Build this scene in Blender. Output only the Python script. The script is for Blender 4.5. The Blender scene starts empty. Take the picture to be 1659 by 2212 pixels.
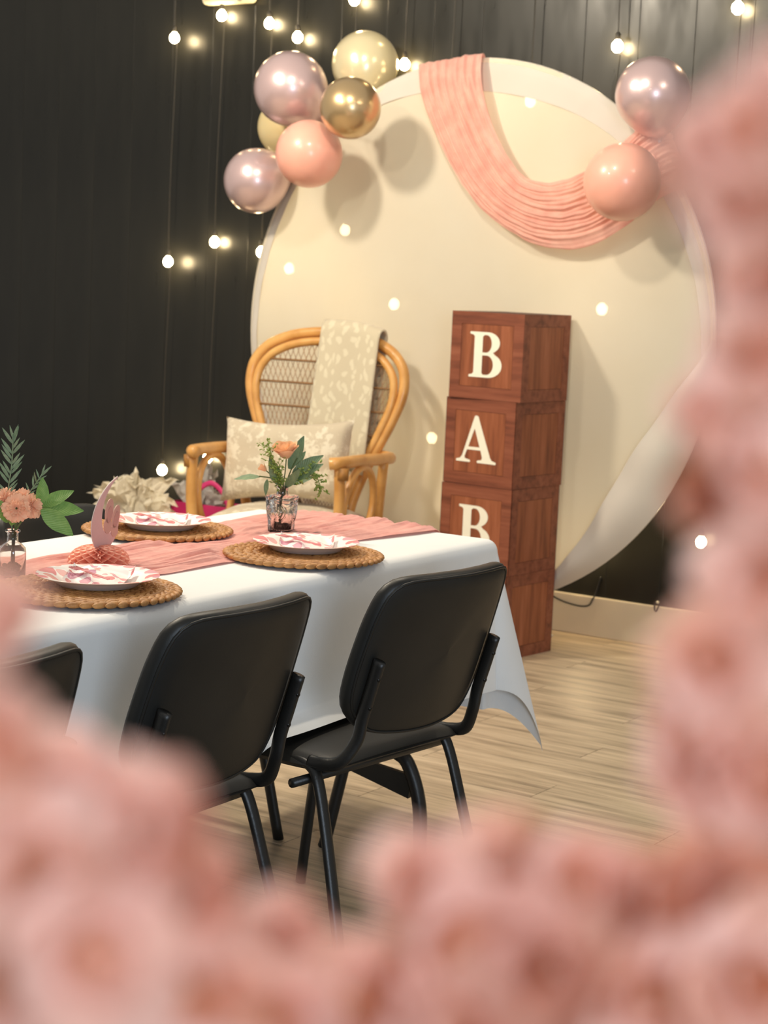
import bpy, bmesh, math, random
from mathutils import Vector, Matrix, noise

PI = math.pi
random.seed(7)
SC = bpy.context.scene
COL = SC.collection

# ------------------------------------------------------------------ camera
PW, PH = 1659, 2212
CF, CT, CP, CR, CH = 3930.0, .585, .1293, .0446, 1.36     # focal (px), yaw, pitch, roll, eye height
CAMF = Vector((-math.sin(CT) * math.cos(CP), math.cos(CT) * math.cos(CP), -math.sin(CP)))
_rt = Vector((math.cos(CT), math.sin(CT), 0))
_up = _rt.cross(CAMF)
CAMR = _rt * math.cos(CR) + _up * math.sin(CR)
CAMU = _up * math.cos(CR) - _rt * math.sin(CR)
cd = bpy.data.cameras.new('camera')
cam = bpy.data.objects.new('camera', cd)
COL.objects.link(cam)
cam.matrix_world = Matrix(((CAMR.x, CAMU.x, -CAMF.x, 0), (CAMR.y, CAMU.y, -CAMF.y, 0),
                           (CAMR.z, CAMU.z, -CAMF.z, CH), (0, 0, 0, 1)))
cd.sensor_fit = 'HORIZONTAL'
cd.sensor_width = 36
cd.lens = CF / PW * 36
cd.clip_start = .01
cd.dof.use_dof = True
cd.dof.focus_distance = 3.3
cd.dof.aperture_fstop = 11.5
SC.camera = cam
SC.view_settings.view_transform = 'Standard'
SC.view_settings.look = 'None'
SC.view_settings.gamma = 1
SC.view_settings.use_curve_mapping = False
SC.view_settings.exposure = 0.0
SC.cycles.use_denoising = True
SC.cycles.max_bounces = 8
SC.cycles.caustics_reflective = False
SC.cycles.caustics_refractive = False

# ------------------------------------------------------------------ light
w = bpy.data.worlds.new('world')
SC.world = w
w.use_nodes = True
w.node_tree.nodes['Background'].inputs[0].default_value = (1.0, .97, .92, 1)
w.node_tree.nodes['Background'].inputs[1].default_value = .33


def lamp(name, kind, loc, power, color, size=.2, target=None, size_y=None):
    l = bpy.data.lights.new(name, kind)
    l.energy = power
    l.color = color
    if kind == 'AREA':
        l.size = size
        if size_y:
            l.shape = 'RECTANGLE'
            l.size_y = size_y
    else:
        l.shadow_soft_size = size
    o = bpy.data.objects.new(name, l)
    o.location = loc
    if target is not None:
        o.rotation_euler = (Vector(target) - Vector(loc)).to_track_quat('-Z', 'Y').to_euler()
    COL.objects.link(o)
    return o


WARM = (1.0, .87, .68)
lamp('ceiling_lamp', 'POINT', (-4.50, 3.50, 3.1), 255, WARM, .14)
lamp('ceiling_lamp', 'POINT', (-2.9, 3.9, 3.0), 84, WARM, .07)
lamp('ceiling_lamp', 'POINT', (-3.9, 2.2, 3.0), 78, WARM, .07)
lamp('ceiling_lamp', 'POINT', (-.9, 4.6, 3.0), 32, WARM, .07)
lamp('ceiling_lamp', 'POINT', (-1.2, .6, 3.0), 12, WARM, .07)
lamp('window_daylight', 'AREA', (2.4, -1.4, 1.7), 120, (.70, .84, 1.0), 1.3, (-2.0, 3.2, .7), 1.8)


# ------------------------------------------------------------------ helpers
def lin(c):
    def f(v):
        v /= 255.0
        return v / 12.92 if v <= .04045 else ((v + .055) / 1.055) ** 2.4
    return (f(c[0]), f(c[1]), f(c[2]), 1)


class NT:
    """small node-tree helper"""
    def __init__(self, name):
        self.m = bpy.data.materials.new(name)
        self.m.use_nodes = True
        self.t = self.m.node_tree
        self.b = self.t.nodes['Principled BSDF']
        self.out = self.t.nodes['Material Output']

    def n(self, typ, **kw):
        nd = self.t.nodes.new(typ)
        for k, v in kw.items():
            if k.startswith('i_'):
                nd.inputs[k[2:].replace('_', ' ')].default_value = v
            else:
                setattr(nd, k, v)
        return nd

    def l(self, a, b):
        self.t.links.new(a, b)

    def coords(self, scale=(1, 1, 1), kind='Object', rot=(0, 0, 0)):
        tc = self.n('ShaderNodeTexCoord')
        mp = self.n('ShaderNodeMapping')
        mp.inputs['Scale'].default_value = scale
        mp.inputs['Rotation'].default_value = rot
        self.l(tc.outputs[kind], mp.inputs[0])
        return mp.outputs[0]

    def noise(self, vec, scale, detail=3, rough=.55):
        nd = self.n('ShaderNodeTexNoise')
        nd.inputs['Scale'].default_value = scale
        nd.inputs['Detail'].default_value = detail
        nd.inputs['Roughness'].default_value = rough
        self.l(vec, nd.inputs['Vector'])
        return nd.outputs['Fac']

    def ramp(self, fac, stops):
        nd = self.n('ShaderNodeValToRGB')
        e = nd.color_ramp.elements
        while len(e) < len(stops):
            e.new(.5)
        for i, (p, c) in enumerate(stops):
            e[i].position = p
            e[i].color = lin(c) if not isinstance(c, float) else (c, c, c, 1)
        self.l(fac, nd.inputs[0])
        return nd.outputs[0]

    def bump(self, h, strength=.2, dist=.01):
        nd = self.n('ShaderNodeBump')
        nd.inputs['Strength'].default_value = strength
        nd.inputs['Distance'].default_value = dist
        self.l(h, nd.inputs['Height'])
        self.l(nd.outputs[0], self.b.inputs['Normal'])

    def set(self, **kw):
        for k, v in kw.items():
            self.b.inputs[k.replace('_', ' ')].default_value = v
        return self


def simple(name, c, rough=.5, metal=0, spec=.5, var=.08, nscale=12, bump=0, bscale=60, coat=0, c2=None, sheen=0):
    """principled material with a little procedural colour variation and optional fine relief"""
    k = NT(name)
    k.set(Roughness=rough, Metallic=metal)
    k.b.inputs['Specular IOR Level'].default_value = spec
    k.b.inputs['Coat Weight'].default_value = coat
    k.b.inputs['Coat Roughness'].default_value = .08
    k.b.inputs['Sheen Weight'].default_value = sheen
    v = k.coords()
    f = k.noise(v, nscale)
    lo = c2 or tuple(x * (1 - var) for x in c)
    k.l(k.ramp(f, [(.3, lo), (.7, c)]), k.b.inputs['Base Color'])
    if bump:
        k.bump(k.noise(v, bscale, 4), bump, .004)
    return k.m


class MB:
    def __init__(self):
        self.v, self.f = [], []

    def add(self, vs, fs):
        o = len(self.v)
        self.v += [tuple(x) for x in vs]
        self.f += [tuple(i + o for i in q) for q in fs]
        return self

    def box(self, c, s, M=None, bev=0):
        cx, cy, cz = c
        sx, sy, sz = s[0] / 2, s[1] / 2, s[2] / 2
        if not bev:
            vs = [Vector((cx + a * sx, cy + b * sy, cz + d * sz)) for d in (-1, 1) for a, b in ((-1, -1), (1, -1), (1, 1), (-1, 1))]
            fs = [(3, 2, 1, 0), (4, 5, 6, 7), (0, 1, 5, 4), (1, 2, 6, 5), (2, 3, 7, 6), (3, 0, 4, 7)]
        else:
            b = bmesh.new()
            bmesh.ops.create_cube(b, size=1)
            for q in b.verts:
                q.co = Vector((q.co.x * sx * 2, q.co.y * sy * 2, q.co.z * sz * 2)) + Vector(c)
            bmesh.ops.bevel(b, geom=b.edges[:], offset=bev, segments=2, profile=.5, affect='EDGES')
            b.verts.index_update()
            vs = [q.co.copy() for q in b.verts]
            fs = [[q.index for q in f.verts] for f in b.faces]
            b.free()
        if M is not None:
            vs = [M @ q for q in vs]
        return self.add(vs, fs)

    def grid(self, fn, nu, nv, cu=False, cv=False):
        vs = [fn(i / (nu if cu else nu - 1), j / (nv if cv else nv - 1)) for i in range(nu) for j in range(nv)]
        fs = []
        for i in range(nu if cu else nu - 1):
            for j in range(nv if cv else nv - 1):
                a, b = i, (i + 1) % nu
                c, d = j, (j + 1) % nv
                fs.append((a * nv + c, b * nv + c, b * nv + d, a * nv + d))
        return self.add(vs, fs)

    def tube(self, pts, r, n=10, closed=False, flat=1.0, up=None, cap=True):
        pts = [Vector(p) for p in pts]
        N = len(pts)
        rs = r if isinstance(r, (list, tuple)) else [r] * N
        prev = Vector(up) if up is not None else None
        rings = []
        for i in range(N):
            if closed:
                t = pts[(i + 1) % N] - pts[i - 1]
            else:
                t = pts[min(i + 1, N - 1)] - pts[max(i - 1, 0)]
            t.normalize()
            if prev is None:
                prev = Vector((0, 0, 1)) if abs(t.z) < .9 else Vector((1, 0, 0))
            u = (prev - t * prev.dot(t))
            if u.length < 1e-6:
                u = t.orthogonal()
            u.normalize()
            if up is None:
                prev = u
            wv = t.cross(u)
            rings.append([pts[i] + (u * math.cos(2 * PI * k / n) + wv * math.sin(2 * PI * k / n) * flat) * rs[i] for k in range(n)])
        o = len(self.v)
        vs = [q for ring in rings for q in ring]
        fs = []
        for i in range(N if closed else N - 1):
            j = (i + 1) % N
            for k in range(n):
                l = (k + 1) % n
                fs.append((i * n + k, i * n + l, j * n + l, j * n + k))
        if cap and not closed:
            fs.append(tuple(range(n - 1, -1, -1)))
            fs.append(tuple((N - 1) * n + k for k in range(n)))
        return self.add(vs, fs)

    def lathe(self, prof, n=32, c=(0, 0, 0), M=None, shape=None):
        vs, fs = [], []
        for (r, z) in prof:
            for k in range(n):
                a = 2 * PI * k / n
                s = shape(a) if shape else 1
                p = Vector((c[0] + r * s * math.cos(a), c[1] + r * s * math.sin(a), c[2] + z))
                vs.append(M @ p if M is not None else p)
        for i in range(len(prof) - 1):
            for k in range(n):
                l = (k + 1) % n
                fs.append((i * n + k, i * n + l, (i + 1) * n + l, (i + 1) * n + k))
        return self.add(vs, fs)

    def ell(self, c, r, M=None, nu=10, nv=6):
        def fn(u, v):
            a, b = 2 * PI * u, PI * (v - .5)
            p = Vector((r[0] * math.cos(b) * math.cos(a), r[1] * math.cos(b) * math.sin(a), r[2] * math.sin(b)))
            if M is not None:
                p = M @ p
            return p + Vector(c)
        return self.grid(fn, nu, nv, cu=True)

    def mesh(self, name, mat, smooth=True):
        me = bpy.data.meshes.new(name)
        me.from_pydata(self.v, [], self.f)
        if mat:
            me.materials.append(mat)
        if smooth:
            me.polygons.foreach_set('use_smooth', [True] * len(me.polygons))
        me.update()
        return me

    def build(self, name, mat, parent=None, smooth=True, loc=None, angle=None):
        me = self.mesh(name, mat, smooth)
        if angle:
            me.set_sharp_from_angle(angle=angle)
        return inst(me, name, parent, Matrix.Translation(loc) if loc is not None else None)


def inst(me, name, parent=None, M=None):
    o = bpy.data.objects.new(name, me)
    COL.objects.link(o)
    if parent is not None:
        o.parent = parent
    if M is not None:
        o.matrix_basis = M
    return o


def tag(o, label, cat, group=None, kind=None):
    o['label'] = label
    o['category'] = cat
    if group:
        o['group'] = group
    if kind:
        o['kind'] = kind
    return o


def thing(name, label, cat, loc=(0, 0, 0), rotz=0, group=None):
    o = bpy.data.objects.new(name, None)
    o.empty_display_size = .05
    COL.objects.link(o)
    o.location = loc
    o.rotation_euler = (0, 0, rotz)
    return tag(o, label, cat, group)


def dup(root, loc, rotz, label, group=None):
    r = root.copy()
    COL.objects.link(r)
    r.location = loc
    r.rotation_euler = (0, 0, rotz)
    r['label'] = label
    if group:
        r['group'] = group
    for ch in list(root.children):
        c = ch.copy()
        COL.objects.link(c)
        c.parent = r
        for g in list(ch.children):
            d = g.copy()
            COL.objects.link(d)
            d.parent = c
    return r


def struct(o):
    o['kind'] = 'structure'
    return o


def spline(pts, n, closed=False):
    """Catmull-Rom through the points, n samples per span"""
    pts = [Vector(p) for p in pts]
    N = len(pts)
    out = []
    for i in range(N if closed else N - 1):
        if closed:
            p0, p1, p2, p3 = pts[i - 1], pts[i], pts[(i + 1) % N], pts[(i + 2) % N]
        else:
            p1, p2 = pts[i], pts[i + 1]
            p0 = pts[i - 1] if i else p1 * 2 - p2
            p3 = pts[i + 2] if i + 2 < N else p2 * 2 - p1
        for k in range(n):
            t = k / n
            out.append(.5 * ((2 * p1) + (p2 - p0) * t + (2 * p0 - 5 * p1 + 4 * p2 - p3) * t * t + (3 * p1 - p0 - 3 * p2 + p3) * t ** 3))
    if not closed:
        out.append(pts[-1])
    return out


def resample(pts, n):
    """n points evenly spaced along a polyline"""
    L = [0]
    for a, b in zip(pts, pts[1:]):
        L.append(L[-1] + (b - a).length)
    out, j = [], 0
    for k in range(n):
        s = L[-1] * k / (n - 1)
        while j < len(L) - 2 and L[j + 1] < s:
            j += 1
        t = (s - L[j]) / max(1e-9, L[j + 1] - L[j])
        out.append(pts[j].lerp(pts[j + 1], min(1, max(0, t))))
    return out


def frame_matrix(loc, d, nrm, s=1.0):
    """matrix whose +Y is d and +Z is close to nrm"""
    d = Vector(d).normalized()
    x = d.cross(Vector(nrm))
    if x.length < 1e-5:
        x = d.orthogonal()
    x.normalize()
    z = x.cross(d)
    if not isinstance(s, (tuple, list)):
        s = (s, s, s)
    M = Matrix(((x.x * s[0], d.x * s[1], z.x * s[2], loc[0]), (x.y * s[0], d.y * s[1], z.y * s[2], loc[1]),
                (x.z * s[0], d.z * s[1], z.z * s[2], loc[2]), (0, 0, 0, 1)))
    return M


def nz(x, y=0., z=0.):
    return noise.noise(Vector((x, y, z)))


# ------------------------------------------------------------------ materials of the shell
def mat_floor():
    k = NT('wood_floor')
    k.set(Roughness=.42)
    g = k.n('ShaderNodeNewGeometry')
    oi = k.n('ShaderNodeObjectInfo')
    off = k.n('ShaderNodeVectorMath', operation='MULTIPLY_ADD')
    k.l(oi.outputs['Random'], off.inputs[0])
    off.inputs[1].default_value = (7, 3, 0)
    k.l(g.outputs['Position'], off.inputs[2])
    mp = k.n('ShaderNodeMapping')
    mp.inputs['Scale'].default_value = (1.3, 17, 1)
    k.l(off.outputs[0], mp.inputs[0])
    f = k.noise(mp.outputs[0], 1.6, 6, .62)
    mp2 = k.n('ShaderNodeMapping')
    mp2.inputs['Scale'].default_value = (5, 120, 1)
    k.l(off.outputs[0], mp2.inputs[0])
    f2 = k.noise(mp2.outputs[0], 1.2, 3, .6)
    a = k.ramp(f, [(.32, (152, 135, 113)), (.5, (202, 181, 152)), (.68, (226, 205, 175))])
    b = k.ramp(f2, [(.3, (205, 205, 205)), (.7, (255, 255, 255))])
    mx = k.n('ShaderNodeMix', data_type='RGBA', blend_type='MULTIPLY')
    mx.inputs[0].default_value = .6
    k.l(a, mx.inputs[6])
    k.l(b, mx.inputs[7])
    k.l(mx.outputs[2], k.b.inputs['Base Color'])
    k.bump(f2, .08, .002)
    return k.m


def mat_wall():
    k = NT('black_wall_paint')
    k.set(Roughness=.34)
    k.b.inputs['Specular IOR Level'].default_value = .38
    v = k.coords((1, 1, .25))
    f = k.noise(v, 3, 4)
    k.l(k.ramp(f, [(.3, (30, 30, 27)), (.7, (44, 43, 38))]), k.b.inputs['Base Color'])
    k.l(k.ramp(k.noise(v, 14, 3), [(.3, .26), (.7, .42)]), k.b.inputs['Roughness'])
    k.bump(k.noise(v, 5, 2), .12, .01)
    return k.m


M_FLOOR = mat_floor()
M_WALL = mat_wall()
M_BASE = simple('baseboard_paint', (226, 212, 188), .45, var=.06, nscale=3)

# ------------------------------------------------------------------ the setting
WY = 6.300          # face of the back wall
fl = struct(MB().box((-2.5, 2.0, -.07), (12, 8.9, .12)).build('floor', simple('floor_gap', (70, 60, 48), .6), smooth=False))
plank = MB().box((0, 0, -.005), (1.2185, .1515, .010), bev=.0012).mesh('floor_plank', M_FLOOR, False)
for r in range(26):
    y = WY - .076 - r * .153
    for q in range(6):
        inst(plank, 'floor_plank', fl, Matrix.Translation((-6.1 + (r * .437) % 1.22 + q * 1.22, y, .0)))
wl = struct(MB().box((-3.3, WY + .06, 1.6), (9.4, .096, 3.2)).build('wall_back', M_WALL, smooth=False))
pan = MB().box((0, 0, 1.6), (.2270, .012, 3.2), bev=.0015).mesh('wall_panel', M_WALL, False)
for i in range(-11, 29):
    inst(pan, 'wall_panel', wl, Matrix.Translation((-2.784 - i * .2275 + .2275 * 2, WY + .006, 0)))
struct(MB().box((-3.3, WY - .012, .0775), (9.4, .022, .155), bev=.004).build('baseboard_back', M_BASE, smooth=False))

# ------------------------------------------------------------------ round backdrop
def mat_sheer():
    k = NT('sheer_white_fabric')
    v = k.coords()
    col = k.ramp(k.noise(v, 2.2, 3), [(.3, (250, 241, 220)), (.7, (253, 246, 228))])
    d = k.n('ShaderNodeBsdfDiffuse')
    tr = k.n('ShaderNodeBsdfTranslucent')
    tp = k.n('ShaderNodeBsdfTransparent')
    k.l(col, d.inputs[0])
    k.l(col, tr.inputs[0])
    m1 = k.n('ShaderNodeMixShader')
    m1.inputs[0].default_value = .42
    k.l(d.outputs[0], m1.inputs[1])
    k.l(tr.outputs[0], m1.inputs[2])
    m2 = k.n('ShaderNodeMixShader')
    m2.inputs[0].default_value = .016
    k.l(m1.outputs[0], m2.inputs[1])
    k.l(tp.outputs[0], m2.inputs[2])
    k.l(m2.outputs[0], k.out.inputs['Surface'])
    return k.m


M_SHEER = mat_sheer()
M_WHITEMETAL = simple('white_enamel', (225, 220, 210), .35, var=.03)
CX, CY, CZ, CRAD = -3.625, 5.982, 1.150, 1.022
bd = thing('round_backdrop', 'large round backdrop of sheer white fabric stretched on a hoop by the black wall', 'backdrop', (CX, CY, 0))
MB().tube([(CRAD * math.cos(a), 0, CZ + CRAD * math.sin(a)) for a in [2 * PI * i / 120 for i in range(120)]], .0125, 10, closed=True).build('hoop', M_WHITEMETAL, bd)
for sx in (-1, 1):
    MB().box((sx * .32, .075, .006), (.08, .20, .010), bev=.003).tube([(sx * .32, 0, .01), (sx * .32, .0, .1), (sx * .3, 0, CZ - math.sqrt(CRAD ** 2 - .3 ** 2))], .014, 10).build('foot', M_WHITEMETAL, bd)


def fab(u, v):
    a = 2 * PI * u
    r = v * (CRAD + .011)
    x, z = r * math.cos(a), r * math.sin(a)
    edge = 1 - v
    y = -.016 - .022 * (1 - v * v) + .006 * math.sin(x * 9 + 1.3 * math.sin(z * 1.7)) * min(1, edge * 4) + .010 * nz(x * 1.6, z * .8, 2) * min(1, edge * 5)
    if v > .985:
        y = -.008
    return (x, y, CZ + z)


MB().grid(fab, 160, 60, cu=True).build('fabric', M_SHEER, bd)


M_HEM = simple('folded_hem_fabric', (216, 209, 198), .9, spec=.1, var=.03, nscale=3)  # greyer than the cover: missing bulb glow from behind is put into the colour


def hem(u, v):
    # the folded edge of the cover lies over the front, wide at the top and narrow at the left
    a = 2 * PI * u
    wd = .045 + .075 * math.exp(-((a - 1.35) / .75) ** 2) + .008 * math.sin(a * 5)
    p = fab(u, 1 - wd * v / (CRAD + .011))
    return (p[0], p[1] - .004 * min(1, v * 3) + .002 * math.sin(a * 31) * v, p[2])


MB().grid(hem, 200, 6, cu=True).build('hem', M_HEM, bd)


def loose(u, v):
    # slack hem gathered along the lower right of the hoop
    a = math.radians(2 - 76 * u)
    wd = .014 + .17 * math.sin(PI * u ** .8) ** 1.4
    r = CRAD + .013 - wd * v
    y = -.010 - .052 * math.sin(PI * min(1, v * 1.15) * .62) * min(1, wd / .09) + .004 * math.sin(u * 30) * v
    return (r * math.cos(a), y, CZ + r * math.sin(a))


MB().grid(loose, 60, 12).build('slack_hem', M_HEM, bd)


# ------------------------------------------------------------------ pink drape over the hoop
def mat_gauze(name, c1, c2, scale=(1, 1, 1), trans=.3, crease=(1, 1, 1)):
    k = NT(name)
    k.set(Roughness=.85)
    k.b.inputs['Sheen Weight'].default_value = .25
    v = k.coords(scale)
    f = k.noise(v, 16, 5, .6)
    k.l(k.ramp(f, [(.3, c1), (.7, c2)]), k.b.inputs['Base Color'])
    k.bump(k.noise(k.coords(crease), 120 if crease == (1, 1, 1) else 70, 3), .25 if crease == (1, 1, 1) else .55, .003 if crease == (1, 1, 1) else .010)
    tr = k.n('ShaderNodeBsdfTranslucent')
    k.l(k.ramp(f, [(.3, c1), (.7, c2)]), tr.inputs[0])
    m1 = k.n('ShaderNodeMixShader')
    m1.inputs[0].default_value = trans
    k.l(k.b.outputs[0], m1.inputs[1])
    k.l(tr.outputs[0], m1.inputs[2])
    k.l(m1.outputs[0], k.out.inputs['Surface'])
    return k.m


M_DRAPE = mat_gauze('pink_gauze_drape', (236, 172, 158), (250, 202, 186))
inner = [(-3.600, 6.012, 2.146), (-3.592, 5.974, 2.197), (-3.583, 5.950, 2.172), (-3.558, 5.932, 2.058), (-3.489, 5.927, 1.897), (-3.382, 5.917, 1.763), (-3.283, 5.912, 1.721), (-3.168, 5.912, 1.734), (-3.078, 5.917, 1.780), (-2.973, 5.922, 1.854), (-2.888, 5.932, 1.934), (-2.854, 5.967, 1.974), (-2.849, 6.007, 1.952)]
outer = [(-3.885, 6.012, 2.102), (-3.878, 5.974, 2.159), (-3.864, 5.950, 2.143), (-3.810, 5.932, 2.002), (-3.674, 5.927, 1.778), (-3.532, 5.917, 1.625), (-3.367, 5.912, 1.526), (-3.229, 5.912, 1.485), (-3.077, 5.917, 1.494), (-2.934, 5.922, 1.569), (-2.815, 5.932, 1.669), (-2.725, 5.967, 1.715), (-2.713, 6.007, 1.693)]
si, so_ = resample(spline(inner, 10), 110), resample(spline(outer, 10), 110)


def drape(u, v):
    i = min(109, int(round(u * 109)))
    p = si[i].lerp(so_[i], v)
    s = u * 9
    pl = math.sin(v * 47 + 2.6 * nz(s * .5, v * 2, 3) * 2) * .5 + math.sin(v * 96 + 4 * nz(s * .45, v * 3, 9)) * .35 + .5 * nz(s * .7, v * 22, 5)
    lift = .016 * (1 - (2 * v - 1) ** 4)
    return (p.x, p.y - .026 * min(1, min(u, 1 - u) * 9) - lift - .0085 * pl * min(1, 4 * min(v, 1 - v) + .3), p.z + .004 * nz(s * 3, v * 9))


tag(MB().grid(drape, 110, 170).build('draped_fabric', M_DRAPE), 'long pleated pink gauze cloth swagged over the upper right of the round backdrop', 'drape')


# ------------------------------------------------------------------ balloons
def mat_balloon(name, c, rough, metal=0, coat=0, trans=0, sss=0):
    k = NT(name)
    k.set(Roughness=rough, Metallic=metal)
    k.b.inputs['Coat Weight'].default_value = coat
    k.b.inputs['Coat Roughness'].default_value = .06
    k.b.inputs['Transmission Weight'].default_value = trans
    k.b.inputs['Subsurface Weight'].default_value = sss
    k.b.inputs['Subsurface Radius'].default_value = (.05, .03, .02)
    v = k.coords()
    k.l(k.ramp(k.noise(v, 6, 2), [(.3, tuple(x * .95 for x in c)), (.7, c)]), k.b.inputs['Base Color'])
    return k.m


B_MAUVE = mat_balloon('mauve_pearl_latex', (224, 196, 196), .30, .5, .5)
B_GOLD = mat_balloon('gold_chrome_latex', (216, 186, 140), .28, .75, .4)
B_PEACH = mat_balloon('peach_latex', (252, 184, 164), .33, 0, .35, 0, .2)
B_CREAM = mat_balloon('cream_latex', (232, 212, 160), .35, 0, .3, 0, .2)
B_PEARL = mat_balloon('pearl_white_latex', (240, 226, 184), .24, .25, .5)


def balloon(loc, r, mat, to, label, group):
    t = thing('balloon', label, 'balloon', loc, 0, group)
    d = (Vector(to) - Vector(loc))
    L = d.length
    M = d.to_track_quat('Z', 'Y').to_matrix().to_4x4()
    prof = []
    for i in range(25):
        a = PI * i / 24 * .93
        z = -r * math.cos(a)
        rr = r * math.sin(a)
        if z > 0:
            z *= 1 + .14 * (z / r) ** 2
            rr *= 1 - .05 * (z / r) ** 2
        prof.append((max(rr, .0005), z))
    prof += [(r * .13, r * 1.16), (r * .075, r * 1.21)]
    MB().lathe(prof, 40, M=M).build('body', mat, t)
    MB().lathe([(r * .07, r * 1.20), (r * .11, r * 1.23), (r * .07, r * 1.26), (r * .16, r * 1.33), (r * .17, r * 1.34), (.001, r * 1.30)], 14, M=M).build('knot', mat, t)
    if L > r * 1.3:
        MB().tube([M @ Vector((0, 0, r * 1.22)), M @ Vector((0, 0, L))], .0022, 6).build('string', M_WHITEMETAL, t)
    return t


GL, GR = 'balloons on the upper left rim of the backdrop', 'balloons on the upper right rim of the backdrop'
HL = (-4.272, 5.946, 1.934)
HR = (-2.834, 5.940, 1.833)
balloon((-4.374, 5.812, 2.065), .145, B_MAUVE, HL, 'upper of the two mauve pearl balloons left of the backdrop, touching the gold one', GL)
balloon((-3.981, 5.662, 1.972), .115, B_GOLD, HL, 'shiny gold chrome balloon on the upper left rim of the backdrop', GL)
balloon((-4.248, 6.132, 2.192), .134, B_PEARL, (-4.21, 6.012, 2.0), 'pearly white balloon half hidden behind the top left rim of the backdrop', GL)
balloon((-4.193, 5.702, 1.807), .129, B_PEACH, HL, 'peach balloon in the left cluster, below the gold balloon', GL)
balloon((-4.565, 6.052, 1.940), .122, B_CREAM, (-4.28, 6.012, 1.90), 'cream balloon mostly hidden behind the mauve and peach balloons of the left cluster', GL)
balloon((-4.569, 5.862, 1.713), .130, B_MAUVE, (-4.41, 5.950, 1.80), 'lower mauve pearl balloon, hanging lowest and leftmost of the left cluster', GL)
balloon((-2.851, 5.882, 2.024), .1315, B_MAUVE, HR, 'mauve pearl balloon on the right rim of the backdrop, above a peach one', GR)
balloon((-2.878, 5.740, 1.715), .134, B_PEACH, HR, 'peach balloon on the right, in front of the pink drape', GR)

# ------------------------------------------------------------------ strings of bulbs
kb = NT('glowing_bulb')
em = kb.n('ShaderNodeEmission')
em.inputs[0].default_value = (1.0, .76, .42, 1)
em.inputs[1].default_value = 80
kb.l(em.outputs[0], kb.out.inputs['Surface'])
M_BULB = kb.m
M_CORD = simple('dark_cord', (58, 54, 46), .5)
bulb_me = MB().lathe([(.0005, -.023), (.010, -.021), (.019, -.012), (.022, 0), (.019, .012), (.011, .021), (.008, .025)], 14).mesh('bulb', M_BULB)
sock_me = MB().lathe([(.008, .024), (.010, .026), (.010, .046), (.006, .052), (.0005, .053)], 10).mesh('socket', M_CORD)


def light_string(x, gap, zs, label):
    t = thing('light_string', label, 'string light', (x, WY - gap, 0), 0, 'strings of warm bulbs down the black wall')
    zl = min(zs)
    pts = [(0, gap - .001, 2.95), (.002, gap * .4, 2.93), (.004, 0, 2.90)]
    for z in sorted(zs, reverse=True):
        pts += [(.006 * nz(z, x), 0, z + .4), (0, 0, z + .05)]
        if z > zl + .3:
            pts.append((.012, .004, z))
    MB().tube(spline(pts, 4), .0022, 6).build('cord', M_CORD, t)
    for z in zs:
        inst(bulb_me, 'bulb', t, Matrix.Translation((0, 0, z)))
        inst(sock_me, 'socket', t, Matrix.Translation((0, 0, z)))
    return t


light_string(-5.335, .068, [2.346, 1.377, .446], 'string of warm bulbs hanging leftmost on the black wall')
light_string(-5.10, .036, [2.436, 1.470, .522], 'string of warm bulbs on the black wall, second from the left')
light_string(-4.845, .030, [2.394, 1.435], 'string of warm bulbs on the black wall just left of the backdrop')
light_string(-4.682, .045, [2.329, 1.37], 'string of bulbs on the black wall behind the upper mauve balloon')
light_string(-4.40, .045, [2.469, 1.538], 'string of bulbs behind the backdrop, at the pearly white balloon')
light_string(-4.14, .045, [2.204, 1.244], 'string of bulbs behind the backdrop, with a bulb beside the left edge of the drape')
light_string(-3.926, .045, [2.66, .712], 'string of bulbs behind the backdrop, passing behind the wicker armchair')
light_string(-3.551, .045, [2.05, .61], 'string of bulbs behind the backdrop, above the stack of letter boxes')
light_string(-3.19, .045, [2.246, 1.624, 1.268, .37], 'string of bulbs behind the backdrop, with a bulb above the right mauve balloon')
light_string(-2.718, .045, [2.366, .427], 'string of bulbs hanging rightmost on the black wall')

# emergency lamp at the top of the wall
t = thing('emergency_light', 'cream emergency light box high on the black wall', 'emergency light', (-5.065, WY, 2.473))
b = bmesh.new()
bmesh.ops.create_cube(b, size=1)
for q in b.verts:
    q.co = Vector((q.co.x * .275, q.co.y * .06 - .031, q.co.z * .13 + .075))
bmesh.ops.bevel(b, geom=b.edges[:], offset=.022, segments=4, profile=.5, affect='EDGES')
me = bpy.data.meshes.new('housing')
b.to_mesh(me)
b.free()
me.materials.append(simple('cream_plastic', (240, 230, 200), .4))
me.polygons.foreach_set('use_smooth', [True] * len(me.polygons))
inst(me, 'housing', t)
MB().lathe([(.0005, 0), (.026, .0), (.03, .006), (.03, .012)], 20, M=Matrix.Translation((.075, -.066, .045)) @ Matrix.Rotation(-PI / 2, 4, 'X')).build('indicator_lens', simple('grey_lens', (150, 150, 145), .2), t)

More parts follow.
